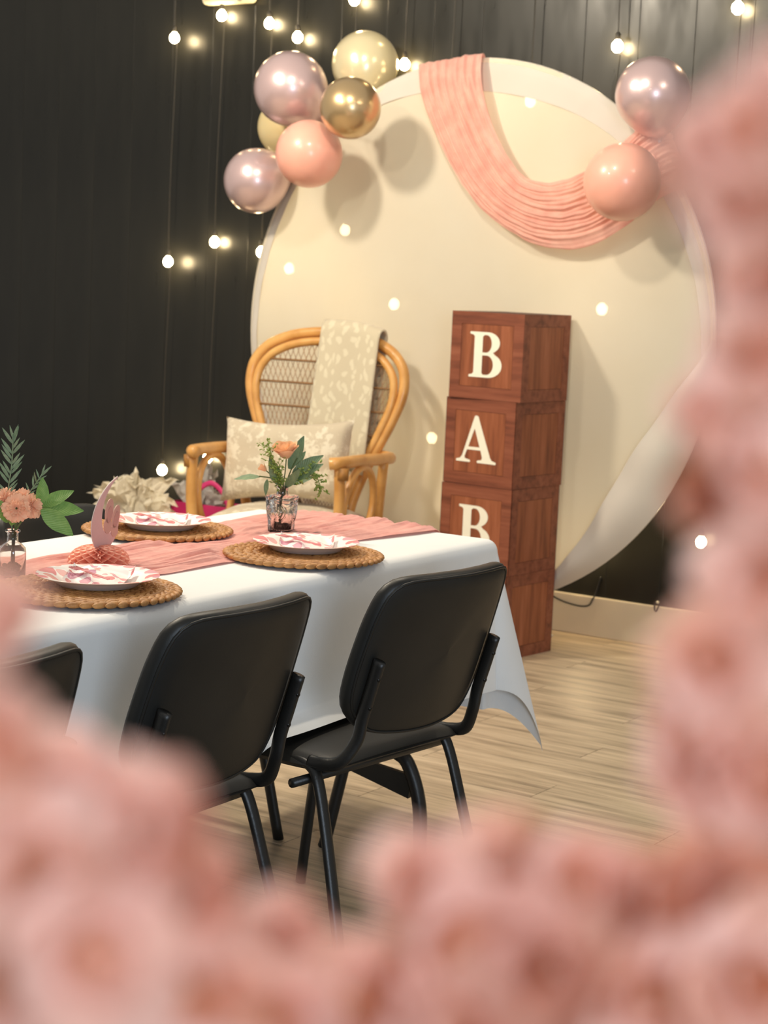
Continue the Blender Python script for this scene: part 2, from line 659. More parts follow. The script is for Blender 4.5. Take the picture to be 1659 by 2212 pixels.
# cable at the baseboard and a clear hook
M_BLACKCORD = simple('black_cable', (28, 27, 26), .5)
t = thing('cable', 'thin black cable drooping over the baseboard beside the letter boxes', 'cable', (0, 0, 0))
MB().tube(spline([(-3.42, WY - .026, .17), (-3.36, WY - .028, .145), (-3.294, WY - .030, .123), (-3.22, WY - .030, .114), (-3.178, WY - .030, .122), (-3.164, WY - .029, .147), (-3.163, WY - .014, .159), (-3.158, WY - .008, .185), (-3.146, WY - .0055, .235)], 6), .0032, 8).build('wire', M_BLACKCORD, t)
t = thing('cable_hook', 'small clear hook stuck on the top of the baseboard', 'hook', (-2.892, WY - .024, .160))
MB().tube(spline([(.012, -.0035, .012), (.006, -.004, -.01), (0, -.004, -.022), (-.007, -.004, -.016), (-.008, -.003, .004), (-.004, -.002, .012)], 5), .0028, 8).build('loop', M_BLACKCORD, t)
MB().ell((0, .003, .012), (.007, .006, .006)).build('clip', simple('clear_clip', (235, 225, 200), .2), t)


# ------------------------------------------------------------------ letter boxes
def mat_wood(name, c1, c2, c3, axis=2, sc=1.0):
    k = NT(name)
    k.set(Roughness=.5)
    k.b.inputs['Specular IOR Level'].default_value = .35
    oi = k.n('ShaderNodeObjectInfo')
    tc = k.n('ShaderNodeTexCoord')
    ad = k.n('ShaderNodeVectorMath', operation='MULTIPLY_ADD')
    k.l(oi.outputs['Random'], ad.inputs[0])
    ad.inputs[1].default_value = (3.1, 5.3, 4.7)
    k.l(tc.outputs['Object'], ad.inputs[2])
    mp = k.n('ShaderNodeMapping')
    s = [26 * sc, 26 * sc, 26 * sc]
    s[axis] = 2.2 * sc
    mp.inputs['Scale'].default_value = s
    k.l(ad.outputs[0], mp.inputs[0])
    f = k.noise(mp.outputs[0], 1.3, 6, .62)
    k.l(k.ramp(f, [(.3, c1), (.5, c2), (.7, c3)]), k.b.inputs['Base Color'])
    return k.m


M_WOODF = mat_wood('printed_wood_frame', (104, 58, 42), (136, 78, 56), (152, 92, 68), 0)
M_WOODP = mat_wood('printed_wood_panel', (112, 62, 42), (148, 86, 56), (168, 102, 72), 2)
M_LINE = simple('printed_dark_line', (70, 34, 26), .6)
M_LETTER = simple('white_vinyl_letter', (250, 246, 226), .5, var=.02)


def arc(cx, cy, rx, ry, a0, a1, n=18):
    return [(cx + rx * math.cos(math.radians(a0 + (a1 - a0) * i / n)), cy + ry * math.sin(math.radians(a0 + (a1 - a0) * i / n))) for i in range(n + 1)]


LET_B = [[(0, 0), (.44, 0)] + arc(.44, .27, .33, .27, -90, 62) + arc(.42, .765, .285, .235, -62, 90) + [(.42, 1), (0, 1), (-.005, .975), (0, .95), (.07, .935), (.105, .90), (.105, .10), (.07, .065), (0, .05), (-.005, .025)],
         [(.30, .10), (.33, .062), (.41, .062)] + arc(.41, .275, .155, .213, -90, 90) + [(.41, .488), (.30, .488)],
         [(.30, .552), (.39, .552)] + arc(.39, .745, .125, .193, -90, 90) + [(.34, .938), (.30, .90)]]
LET_A = [[(.395, 1), (.43, 1.015), (.475, 1), (.80, .13), (.84, .075), (.93, .05), (.94, .025), (.93, 0), (.50, 0), (.49, .025), (.50, .05), (.595, .07), (.61, .12), (.565, .27), (.245, .27), (.19, .12), (.20, .075), (.32, .05), (.33, .025), (.32, 0), (0, 0), (-.01, .025), (0, .05), (.085, .075), (.13, .13)],
         [(.27, .335), (.54, .335), (.405, .735)]]


def letter_mesh(name, loops, h):
    cu = bpy.data.curves.new(name, 'CURVE')
    cu.dimensions = '2D'
    cu.fill_mode = 'BOTH'
    cu.extrude = .0004
    wmx = max(p[0] for p in loops[0]) / 2
    for lp in loops:
        sp = cu.splines.new('POLY')
        sp.points.add(len(lp) - 1)
        for q, (x, y) in zip(sp.points, lp):
            q.co = ((x - wmx) * h * 1.12, (y - .5) * h, 0, 1)
        sp.use_cyclic_u = True
    o = bpy.data.objects.new(name, cu)
    COL.objects.link(o)
    dg = bpy.context.evaluated_depsgraph_get()
    me = bpy.data.meshes.new_from_object(o.evaluated_get(dg))
    me.name = name
    bpy.data.objects.remove(o)
    me.materials.clear()
    me.materials.append(M_LETTER)
    return me


ME_LB = letter_mesh('letter', LET_B, .162)
ME_LA = letter_mesh('letter', LET_A, .168)
BS = .3105
SIDES = [(0, -1), (1, 0), (0, 1), (-1, 0)]


def box_meshes():
    b = MB()
    h, i, d = BS / 2, BS / 2 - .043, .0022
    b.box((0, 0, BS / 2), (BS - 2 * d, BS - 2 * d, BS), bev=.002)
    fr = MB()
    # raised frame of four rails on each side
    for sx, sy in SIDES:
        M = Matrix(((-sy, 0 if sx == 0 else 0, 0, 0), (0, 0, 0, 0), (0, 0, 0, 0), (0, 0, 0, 1)))
        rot = Matrix.Rotation(math.atan2(sx, -sy), 4, 'Z')
        for c, s in (((0, -h + d / 2, BS - .0215), (BS, d, .043)), ((0, -h + d / 2, .0215), (BS, d, .043)),
                     ((-h + .0215, -h + d / 2, BS / 2), (.043, d, BS - .086)), ((h - .0215, -h + d / 2, BS / 2), (.043, d, BS - .086))):
            fr.box(c, s, rot)
    return b.mesh('carton', M_LINE, False), fr.mesh('frame', M_WOODF, False)


ME_CART, ME_FRAME = box_meshes()
ME_PANEL = MB().box((0, -BS / 2 + .0016, BS / 2), (BS - .0885, .0018, BS - .0885)).mesh('panel', M_WOODP, False)


def letter_box(x, y, z, rz, let, off, label):
    """(x, y) is the near corner; the lettered side faces -Y in the box's own frame"""
    c = Matrix.Rotation(rz, 3, 'Z') @ Vector((-BS / 2, BS / 2, 0))
    t = thing('letter_box', label, 'letter box', (x + c.x, y + c.y, z), rz, 'stack of wooden letter boxes')
    inst(ME_CART, 'carton', t)
    inst(ME_FRAME, 'frame', t)
    for k in range(4):
        inst(ME_PANEL, 'panel', t, Matrix.Rotation(k * PI / 2, 4, 'Z'))
    if let:
        inst(let, 'letter', t, Matrix.Translation((off[0], -BS / 2 - .0001, BS / 2 + off[1])) @ Matrix.Rotation(PI / 2, 4, 'X'))
    return t


TX, TY = -3.172, 5.605
letter_box(TX - .004, TY, 0, -.10, None, None, 'dark wood-look box at the bottom of the stack, standing on the floor')
letter_box(TX + .002, TY, .3115, -.075, ME_LB, (-.002, .002), 'wood-look box lettered B, third from the top and half hidden by the tablecloth')
letter_box(TX - .002, TY + .004, .6230, -.10, ME_LA, (-.010, .010), 'wood-look box with a white letter A, second from the top of the stack')
letter_box(TX + .012, TY + .006, .9345, -.06, ME_LB, (-.002, .004), 'topmost wood-look box of the stack, with a white letter B')

# ------------------------------------------------------------------ wicker armchair
def mat_rattan():
    k = NT('rattan_cane')
    k.set(Roughness=.32)
    k.b.inputs['Coat Weight'].default_value = .3
    v = k.coords()
    f = k.noise(v, 9, 4)
    k.l(k.ramp(f, [(.3, (196, 138, 70)), (.55, (222, 166, 94)), (.75, (234, 184, 112))]), k.b.inputs['Base Color'])
    k.bump(k.noise(v, 40, 3), .12, .004)
    return k.m


M_RATTAN = mat_rattan()
M_WRAP = simple('rattan_binding', (188, 132, 66), .45, var=.2, nscale=60, bump=.3, bscale=160)
M_WICKER = simple('woven_wicker', (196, 158, 118), .6, var=.22, nscale=40)
M_ROD = simple('thin_brown_cane', (150, 108, 62), .5, var=.15)

rz = math.atan2(.11, .994) + .085
RCX = .945                                   # width of the chair
rc = thing('wicker_armchair', 'rattan armchair with a rounded wicker back in front of the round backdrop', 'armchair', (-4.060, 5.660, 0), rz)
rc.scale = (RCX, 1, 1)
# local frame: +X to the viewer's right, -Y is the front; back plane at y = 0
LEAN = .16                                   # the back leans away from the sitter


def bk(x, z, dy=0.0):
    return Vector((x, (z - .70) * LEAN + .05 * (1 - (x / .35) ** 2) * 0 + dy, z))


outl = [(.155, .40), (.17, .50), (.205, .60), (.245, .69), (.295, .79), (.335, .89), (.342, .96), (.325, 1.02), (.27, 1.075), (.18, 1.112), (.09, 1.128), (0, 1.133)]
outl = outl + [(-x, z) for x, z in reversed(outl[:-1])]
op = spline([bk(x, z) for x, z in outl], 5)
MB().tube(op, .021, 12).build('back_frame', M_RATTAN, rc)
inn = spline([bk(x * .893, .40 + (z - .40) * .953, -.016) for x, z in outl], 5)
MB().tube(inn, .0165, 12).build('inner_back_frame', M_RATTAN, rc)
# woven lattice: diagonal strands clipped by the inner frame, plus horizontal canes
poly = [(p.x, p.z) for p in inn]


def spans(z0):
    xs = []
    for (a, b), (c, d) in zip(poly, poly[1:]):
        if (b - z0) * (d - z0) < 0:
            xs.append(a + (c - a) * (z0 - b) / (d - b))
    return (min(xs), max(xs)) if len(xs) >= 2 else None


def inside(x, z):
    s = spans(z)
    return s is not None and s[0] < x < s[1]


lat = MB()
for sgn in (-1, 1):
    for k in range(-30, 31):
        run = []
        for q in range(0, 96):
            z = .43 + q * .0070
            fan = .55 + .45 * (z - .40) / .7
            x = (k * .0245 + sgn * (z - .75) * .44) * fan
            if inside(x, z):
                run.append(bk(x, z, -.014 + .0016 * sgn * (1 if (q // 3) % 2 else -1)))
            elif len(run) > 1:
                lat.tube(run[::2] + ([run[-1]] if len(run) % 2 == 0 else []), .0016, 4, cap=False)
                run = []
            else:
                run = []
        if len(run) > 1:
            lat.tube(run[::2], .0019, 4, cap=False)
lo = lat.build('wicker_lattice', M_WICKER, rc)
lo['kind'] = 'stuff'
for z in (1.02, .935, .845, .755, .665, .575):
    s = spans(z)
    MB().tube([bk(s[0] + (s[1] - s[0]) * i / 12, z, -.020) for i in range(13)], .0042, 8).build('back_cane', M_ROD, rc)
# seat
MB().tube(spline([(-.26, -.46, .36), (-.29, -.25, .36), (-.25, -.04, .36), (.25, -.04, .36), (.29, -.25, .36), (.26, -.46, .36)], 6, True), .02, 12, closed=True).build('seat_frame', M_RATTAN, rc)
MB().grid(lambda u, v: ((u - .5) * (.52 + .03 * math.sin(PI * v)), -.45 + .41 * v, .368), 12, 12).build('wicker_seat', M_WICKER, rc)
# arms: front post, rear post, oval loop between, flat top rail
for s in (-1, 1):
    fx, rx = s * .312, s * .325
    MB().tube(spline([(s * .29, -.46, 0), (s * .295, -.462, .30), (s * .315, -.465, .52), (fx, -.468, .672)], 6), [.021] * 19, 12).build('front_post', M_RATTAN, rc)
    MB().tube(spline([(s * .27, -.02, 0), (s * .28, -.03, .30), (s * .30, -.06, .50), (s * .33, -.10, .668)], 6), [.020] * 19, 12).build('rear_post', M_RATTAN, rc)
    MB().tube(spline([(fx - s * .03, -.492, .690), (fx, -.47, .693), (s * .322, -.30, .690), (s * .328, -.12, .682), (s * .315, .0, .676), (s * .255, .02, .680)], 6), [.0225] * 31, 12).build('arm_rail', M_RATTAN, rc)
    lp = []
    for i in range(28):
        a = 2 * PI * i / 28
        lp.append((s * (.312 + .012 * math.sin(a)), -.285 + .135 * math.cos(a), .52 + .145 * math.sin(a)))
    MB().tube(lp, .0145, 10, closed=True).build('arm_loop', M_RATTAN, rc)
    for z, r in ((.655, .0245), (.30, .0225)):
        MB().tube([(s * (.293 + (.03 if z > .5 else 0)), -.466, z - .022), (s * (.295 + (.03 if z > .5 else 0)), -.466, z + .022)], r, 14).build('cane_wrap', M_WRAP, rc)
    MB().tube([(s * .285, -.45, .17), (s * .275, -.03, .17)], .013, 10).build('side_stretcher', M_RATTAN, rc)
MB().tube([(-.285, -.455, .19), (.285, -.455, .19)], .013, 10).build('front_stretcher', M_RATTAN, rc)


# cushions and throw
def mat_linen(name, base, light, prt, scale, thr=.57, stretch=(1, 1, 1)):
    k = NT(name)
    k.set(Roughness=.85)
    k.b.inputs['Sheen Weight'].default_value = .3
    v = k.coords(stretch)
    f = k.noise(v, scale, 5, .75)
    g = k.noise(v, scale * .32, 2)
    mx = k.n('ShaderNodeMath', operation='MULTIPLY_ADD')
    k.l(g, mx.inputs[0])
    mx.inputs[1].default_value = .6
    k.l(f, mx.inputs[2])
    k.l(k.ramp(mx.outputs[0], [(thr + .22, base), (thr + .27, prt), (.99, prt)]), k.b.inputs['Base Color'])
    k.bump(k.noise(k.coords((1, 1, 1)), 220, 2), .2, .002)
    return k.m


M_LINEN = mat_linen('printed_linen', (204, 190, 164), (224, 206, 172), (228, 218, 194), 34, .60)


def cushion(name, label, w, h, d, M, mat):
    t = MB()

    def f(u, v, s):
        x, z = (u * 2 - 1), (v * 2 - 1)
        e = (1 - abs(x) ** 3.2) * (1 - abs(z) ** 3.2)
        pin = 1 - .17 * (1 - (abs(x)) ** 2) * abs(z) ** 4
        pin2 = 1 - .07 * (1 - (abs(z)) ** 2) * abs(x) ** 6
        y = s * d / 2 * max(0, e) ** .45 + .006 * nz(x * 2.5, z * 2.5, s) * (e > .02)
        return M @ Vector((x * w / 2 * pin2, y, z * h / 2 * pin))
    t.grid(lambda u, v: f(u, v, -1), 36, 36)
    n = len(t.v)
    t.grid(lambda u, v: f(1 - u, v, 1), 36, 36)
    o = t.build(name, mat)
    return o


PM = Matrix.Translation((-4.050, 5.440, .655)) @ Matrix.Rotation(rz + .02, 4, 'Z') @ Matrix.Rotation(.20, 4, 'X').inverted() @ Matrix.Rotation(-.045, 4, 'Y')
po = thing('throw_pillow', 'square beige linen pillow with pale flower print on the wicker armchair', 'pillow', (0, 0, 0))
po.matrix_world = PM
c = cushion('cover', '', .525, .325, .15, Matrix(), M_LINEN)
c.parent = po
st = thing('seat_cushion', 'beige flowered seat cushion under the pillow on the wicker armchair', 'cushion', (-4.043, 5.662, 0), rz)
cc = cushion('cover', '', .50, .44, .13, Matrix.Translation((0, -.285, .436)) @ Matrix.Rotation(PI / 2, 4, 'X'), M_LINEN)
cc.parent = st


def mat_throw():
    k = NT('leaf_print_throw')
    k.set(Roughness=.9)
    k.b.inputs['Sheen Weight'].default_value = .35
    sep = k.n('ShaderNodeSeparateXYZ')
    k.l(k.coords(), sep.inputs[0])
    cmb = k.n('ShaderNodeCombineXYZ')
    k.l(sep.outputs['X'], cmb.inputs[0])
    k.l(sep.outputs['Z'], cmb.inputs[1])
    wob = k.n('ShaderNodeTexNoise')
    wob.inputs['Scale'].default_value = 14
    k.l(cmb.outputs[0], wob.inputs['Vector'])
    ad = k.n('ShaderNodeVectorMath', operation='MULTIPLY_ADD')
    k.l(wob.outputs['Color'], ad.inputs[0])
    ad.inputs[1].default_value = (.07, .07, 0)
    k.l(cmb.outputs[0], ad.inputs[2])
    mp = k.n('ShaderNodeMapping')
    mp.inputs['Rotation'].default_value = (0, 0, .6)
    mp.inputs['Scale'].default_value = (36, 19, 1)
    k.l(ad.outputs[0], mp.inputs[0])
    wv = k.n('ShaderNodeTexVoronoi', feature='F1', voronoi_dimensions='2D')
    k.l(mp.outputs[0], wv.inputs['Vector'])
    wv.inputs['Scale'].default_value = 1
    wv.inputs['Randomness'].default_value = .7
    k.l(k.ramp(wv.outputs['Distance'], [(.0, (222, 212, 184)), (.24, (221, 211, 183)), (.34, (206, 194, 166))]), k.b.inputs['Base Color'])
    k.bump(k.noise(k.coords(), 160, 3), .25, .003)
    return k.m


def throw(u, v):
    # v runs from the hem behind the back, over the top rail, down the front
    L = v * 1.02
    x = .085 + (u - .5) * (.235 + .02 * v) - .03 * max(0, v - .4)
    x0 = x
    ztop = 1.133 - .018 * (x / .18) ** 2 * 1.2 + .024
    back = .42
    if L < back:
        z = ztop - (back - L)
        y = bk(0, z).y + .030
    elif L < back + .075:
        a = (L - back) / .075 * PI
        z = ztop + .020 * math.sin(a)
        y = bk(0, ztop).y + .030 * math.cos(a)
    else:
        z = ztop - (L - back - .075)
        y = bk(0, z).y - .034
    y += .004 * math.sin(u * 9 + v * 3) - (.006 * abs(u - .5))
    return (x, y - (.0 if L < back else .004), z)


th = thing('throw_blanket', 'beige throw with pale leaf print hung over the top of the wicker armchair', 'blanket', (-4.043, 5.662, 0), rz)
MB().grid(throw, 24, 60).build('cloth', mat_throw(), th).modifiers.new('thick', 'SOLIDIFY').thickness = .008

# ------------------------------------------------------------------ gift bags behind the table
M_TISSUE = mat_gauze('white_tissue_paper', (226, 216, 192), (246, 238, 216), trans=.25)
M_PINKBAG = simple('pale_pink_paper', (240, 196, 186), .5)
M_MAGENTA = simple('magenta_paper', (206, 46, 112), .45)
M_GREYTISSUE = mat_gauze('grey_cellophane', (186, 182, 178), (216, 212, 205), trans=.3)


def bag(name, label, loc, rz, w, d, h, mat, group):
    t = thing(name, label, 'gift bag', loc, rz, group)
    b = MB()
    for x, y, sx, sy in ((0, -d / 2, w, .002), (0, d / 2, w, .002), (-w / 2, 0, .002, d), (w / 2, 0, .002, d)):
        b.box((x, y, h / 2), (sx, sy, h))
    b.box((0, 0, .003), (w, d, .004))
    b.build('bag', mat, t, False)
    return t


def tissue(t, name, mat, c, rx, rz_, up, n=9, seed=1):
    rnd = random.Random(seed)
    for k in range(n):
        a0 = (k / max(1, n - 1) - .5) * 2
        base = Vector((c[0] + a0 * rx * .35, c[1] + rnd.uniform(-.03, .03), c[2]))
        tip = Vector((c[0] + a0 * rx, c[1] + rnd.uniform(-.07, .05), c[2] + up * (1 - .75 * abs(a0) ** 2.5) * rnd.uniform(.85, 1.05)))
        d = tip - base
        side = Vector((1, rnd.uniform(-.8, .8), rnd.uniform(-.3, .3) - .9 * a0)).normalized()
        sd = rnd.uniform(0, 99)

        def fn(u, v, base=base, d=d, side=side, sd=sd):
            wd = .03 + rz_ * v
            jag = 1 - .22 * abs(nz(u * 5 + sd, 3.3)) * v - (.14 * ((u * 5 + sd) % 1) if v > .95 else 0)
            p = base + d * v * jag + side * (u - .5) * wd * 2
            p += Vector((nz(u * 6 + sd, v * 4, 1), nz(u * 6 + sd, v * 4, 7) * 1.6, nz(u * 5, v * 4 + sd, 4))) * .022 * (v + .2)
            return p
        MB().grid(fn, 12, 9).build(name, mat, t, smooth=False)


gp = 'gift bags on the floor behind the table'
t = bag('gift_bag', 'pale pink gift bag stuffed with white tissue paper by the black wall', (-4.908, 5.562, 0), .1, .27, .13, .36, M_PINKBAG, gp)
tissue(t, 'tissue_sheet', M_TISSUE, (.015, 0, .33), .19, .085, .20, 11, 5)
t = bag('gift_bag', 'magenta gift bag with grey cellophane beside the wicker armchair', (-4.655, 5.765, 0), .05, .33, .13, .405, M_MAGENTA, gp)
tissue(t, 'cellophane', M_GREYTISSUE, (-.05, .0, .36), .09, .075, .21, 6, 11)
MB().tube(spline([(-.02, -.083, .36), (-.018, -.09, .42), (.0, -.10, .47), (.05, -.09, .50), (.10, -.085, .47), (.13, -.083, .42), (.135, -.083, .37)], 6), .011, 6, flat=.3).build('ribbon_handle', simple('pink_ribbon', (226, 62, 130), .35), t)

# ------------------------------------------------------------------ table
TROT = .02
TLOC = (-2.517, 3.765)
TTOP = .745                                    # upper side of the cloth


def TW(x, y, z=0.0):
    """table frame (x across, y along, 0 at the far end) to world"""
    c, s = math.cos(TROT), math.sin(TROT)
    return Vector((TLOC[0] + c * x - s * y, TLOC[1] + s * x + c * y, z))


M_DARKMETAL = simple('black_powder_coat', (34, 33, 31), .38, var=.1, bump=.1, bscale=200)
M_TABLEPL = simple('grey_table_plastic', (180, 178, 170), .5)
tb = thing('folding_table', 'long folding table on curved dark metal legs hidden under the white tablecloth', 'table', (TLOC[0], TLOC[1], 0), TROT)
MB().box((0, -1.2, .720), (.660, 2.34, .034), bev=.010).build('tabletop', M_TABLEPL, tb)
for yy in (-.315, -2.29):
    # bowed legs joined by a flat brace
    MB().tube(spline([(.18, yy, .704), (.20, yy, .45), (.265, yy, .288), (.318, yy, .246), (.355, yy, .15), (.362, yy, .0)], 6), .0165, 10).build('leg', M_DARKMETAL, tb)
    MB().tube(spline([(.20, yy, .704), (.19, yy, .42), (.146, yy, .22), (.098, yy, .012)], 6) + [(.094, yy, 0)], .0145, 10).build('leg', M_DARKMETAL, tb)
    MB().tube(spline([(-.18, yy, .704), (-.20, yy, .45), (-.265, yy, .288), (-.318, yy, .246), (-.355, yy, .15), (-.362, yy, .0)], 6), .0165, 10).build('leg', M_DARKMETAL, tb)
    M = Matrix.Translation((.232, yy, .208)) @ Matrix.Rotation(.16, 4, 'Y')
    MB().add([M @ Vector(q) for q in [(-.10, -.006, -.016), (.10, -.006, -.028), (.10, -.006, .028), (-.10, -.006, .016), (-.10, .006, -.016), (.10, .006, -.028), (.10, .006, .028), (-.10, .006, .016)]],
             [(0, 1, 2, 3), (7, 6, 5, 4), (0, 4, 5, 1), (1, 5, 6, 2), (2, 6, 7, 3), (3, 7, 4, 0)]).build('brace', M_DARKMETAL, tb, False)


def mat_cloth():
    k = NT('white_cotton')
    k.set(Roughness=.8)
    k.b.inputs['Sheen Weight'].default_value = .25
    v = k.coords()
    k.l(k.ramp(k.noise(v, 4, 3), [(.3, (236, 238, 238)), (.7, (246, 246, 244))]), k.b.inputs['Base Color'])
    k.bump(k.noise(v, 420, 2), .18, .0015)
    return k.m


HW, DS, DE, TL = .364, .35, .43, 2.40
RB = .030          # rounding of the cloth over the table edge


def fold(d):
    """distance past the edge -> (outward, down)"""
    q = RB * PI / 2
    if d <= 0:
        return 0, 0
    if d < q:
        a = d / RB
        return RB * math.sin(a), RB * (1 - math.cos(a))
    return RB, RB + (d - q)


def cloth_pt(a, b):
    """a across (-HW-DS..HW+DS), b along (-TL-DE..DE); 0 is the far end"""
    hx, hy = HW - RB, -RB                   # flat part ends here
    ex = abs(a) - hx
    sx = 1 if a > 0 else -1
    ey = max(b - hy, -(TL - RB) - b)
    sy = 1 if b > -TL / 2 else -1
    cx = sx * hx if ex > 0 else a
    cy = (hy if sy > 0 else -(TL - RB)) if ey > 0 else b
    wob = .0012 * nz(a * 7, b * 6, 2)
    if ex <= 0 and ey <= 0:
        return (a, b, TTOP - .0015 + wob)
    dx, dy = max(ex, 0), max(ey, 0)
    rho = max(dx, dy) if min(dx, dy) == 0 else math.hypot(dx, dy)
    o, dn = fold(rho)
    if dx > 0 and dy > 0:
        ph = math.atan2(dy, dx)
        sc_ = ((dx / (DS + RB)) ** 3 + (dy / (DE + RB)) ** 3) ** (1 / 3) or 1
        rho *= (max(dx / (DS + RB), dy / (DE + RB)) / sc_ * .8 + .2) * (1 + .15 * math.sin(2 * ph) ** 2)
        o, dn = fold(rho)
        k = math.sin(2 * ph)
        # the corner gathers into one deep fold that swings outward
        flare = max(0, dn - RB) * (.03 + .25 * k ** .6)
        ph2 = ph
        ox, oy = math.cos(ph2), math.sin(ph2)
        r = o + flare
        tw = .028 * math.sin(4 * ph) * min(1, max(0, dn - .06) / .25)
        px, py = cx + sx * (ox * r - oy * tw * sx), cy + sy * (oy * r + ox * tw)
        dn2 = RB * min(1, dn / RB) + max(0, dn - RB) * math.sqrt(max(.3, 1 - (.03 + .25 * k) ** 2))
        return (px, py, TTOP - .0015 - dn2)
    h = max(0, dn - RB)
    if dx > 0:
        f = .010 * math.sin(b * 11 + 1.5 * nz(b * 2, 1)) * min(1, h / .16) + .012 * nz(b * 3.3, h * 5, 4) * min(1, h / .1) + .03 * h
        r = o + f + (.05 * h if sx > 0 else 0)
        z = TTOP - .0015 - dn
        k = 0                                  # where a chair is pushed in, the hem lies on its seat
        for c0 in ((-1.41, -.815, -2.015) if sx > 0 else (-.575,)):
            k = max(k, min(1, max(0, (.305 - abs(b - c0)) / .055)))
        zs = .4745
        if k and z < zs + .03:
            k = k * k * (3 - 2 * k)
            g = max(0, zs - z)
            soft = max(0, (z - zs) / .03) if z > zs else 0
            r += k * ((g * .92 if sx > 0 else min(g * .92, .02)) + .004)
            z = z + (max(z, zs + .002) - z) * k
        return (cx + sx * r, cy, z)
    f = .012 * math.sin(a * 13 + 1) * min(1, h / .16) + .03 * h
    return (cx, cy + sy * (o + f), TTOP - .0015 - dn)


def axis(lo, hi, n, dense):
    out = [lo + (hi - lo) * i / n for i in range(n + 1)]
    for d in dense:
        out += [d - .03 + .06 * i / 14 for i in range(15)]
    return sorted(set(round(x, 5) for x in out if lo <= x <= hi))


ax = axis(-HW - DS, HW + DS, 84, [-HW + RB * .3, HW - RB * .3])
by = axis(-TL - DE, DE, 190, [-RB * .5, -TL + RB * .5])
m = MB()
vs = [cloth_pt(a, b) for a in ax for b in by]
nb = len(by)
fs = [(i * nb + j, (i + 1) * nb + j, (i + 1) * nb + j + 1, i * nb + j + 1) for i in range(len(ax) - 1) for j in range(nb - 1)]
m.add(vs, fs)
tc = thing('tablecloth', 'white cotton tablecloth with a deep hanging corner over the long table', 'tablecloth', (TLOC[0], TLOC[1], 0), TROT)
m.build('cloth', mat_cloth(), tc)

# runner
PR = .173
PA, PB, PC = (-2.303, 2.490), (-2.290, 3.150), (-2.735, 3.185)
M_RUN = mat_gauze('pink_gauze_runner', (228, 152, 142), (246, 184, 170), trans=.12, crease=(1, .10, 1))


def runner(u, v):
    b = -2.34 + 2.58 * u                       # along the table, hangs over the far end
    wl_ = -.150 - .03 * max(0, min(1, (b + 1.0) / .5)) - .065 * max(0, min(1, (b + .6) / .3)) + .02 * max(0, b + .2) / .2 + .014 * nz(b * 2.6, 2.2)
    wr_ = .085 + .06 * max(0, min(1, (b + 1.3) / .3)) + .05 * max(0, (b + .35)) / .35 + .012 * nz(b * 2.9, 8.1)
    x = wl_ + (wr_ - wl_) * v
    wr = abs(nz(x * 26 + .6 * b, b * 2.1, 3)) * .019 + abs(nz(x * 60, b * 3.4, 7)) * .012 + abs(nz(x * 130, b * 8, 5)) * .003
    wr += .006 * max(0, 1 + (b + .25) * 3) * abs(math.sin(x * 40 + 3 * nz(b * 3, 0, 2))) if b > -.55 else 0
    edge = min(1, 6 * min(v, 1 - v) + .25)
    wp = TW(x, b)
    for q in (PA, PB, PC):                     # pressed flat under the placemats
        edge *= min(1, max(0, (math.hypot(wp.x - q[0], wp.y - q[1]) - PR - .004) / .03)) ** .7
    over = b + RB
    if over <= 0:
        return (x, b, TTOP + .0009 + wr * edge)
    o, dn = fold(over)
    h = max(0, dn - RB)
    out = (.012 * math.sin(x * 13 + 1) + .005) * min(1, h / .16) + .03 * h
    k = min(1, dn / RB)
    return (x * (1 + .25 * h), -RB + o + out + .0025 + wr * edge * k * 1.5, TTOP + .0015 - dn + wr * edge * (1 - k))


rn = thing('table_runner', 'crumpled pink gauze runner along the middle of the white tablecloth', 'table runner', (TLOC[0], TLOC[1], 0), TROT)
MB().grid(runner, 240, 110).build('cloth', M_RUN, rn)

# ------------------------------------------------------------------ placemats
M_SEAGRASS = simple('seagrass_braid', (206, 150, 88), .55, var=.1, nscale=55, bump=.35, bscale=220, c2=(156, 104, 56))
M_SEADARK = simple('seagrass_backing', (96, 60, 32), .8)  # plain dark brown for the disc under the braid
PR = .173
ring_me = []
for k in range(8):
    r = PR - .0115 - k * .0205
    m = MB()
    n = max(6, int(2 * PI * r / .0215))
    for i in range(n):
        for s in (-1, 1):
            a = 2 * PI * (i + (.5 if s > 0 else 0)) / n
            R3 = Matrix.Rotation(a + PI / 2, 3, 'Z') @ Matrix.Rotation(s * .48, 3, 'Z')
            rr = r + s * .0046
            m.ell((rr * math.cos(a), rr * math.sin(a), .0075), (.0165, .0068, .0060), R3, 9, 6)
    ring_me.append(m.mesh('braid_ring', M_SEAGRASS))
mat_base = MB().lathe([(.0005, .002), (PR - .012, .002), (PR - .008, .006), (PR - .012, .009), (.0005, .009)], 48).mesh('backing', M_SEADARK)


def placemat(x, y, rz, label, z=TTOP):
    t = thing('placemat', label, 'placemat', (x, y, z), rz, 'woven placemats on the table')
    for q in ring_me:
        inst(q, 'braid_ring', t)
    inst(mat_base, 'backing', t)


PA, PB, PC = (-2.303, 2.490), (-2.290, 3.150), (-2.735, 3.185)
placemat(PA[0], PA[1], .3, 'round woven seagrass placemat nearest the camera, beside the bottle vase', TTOP + .0022)
placemat(PB[0], PB[1], 1.1, 'round woven seagrass placemat in front of the right black chair', TTOP + .0022)
placemat(PC[0], PC[1], 2.2, 'round woven seagrass placemat on the far side of the table', TTOP + .0022)


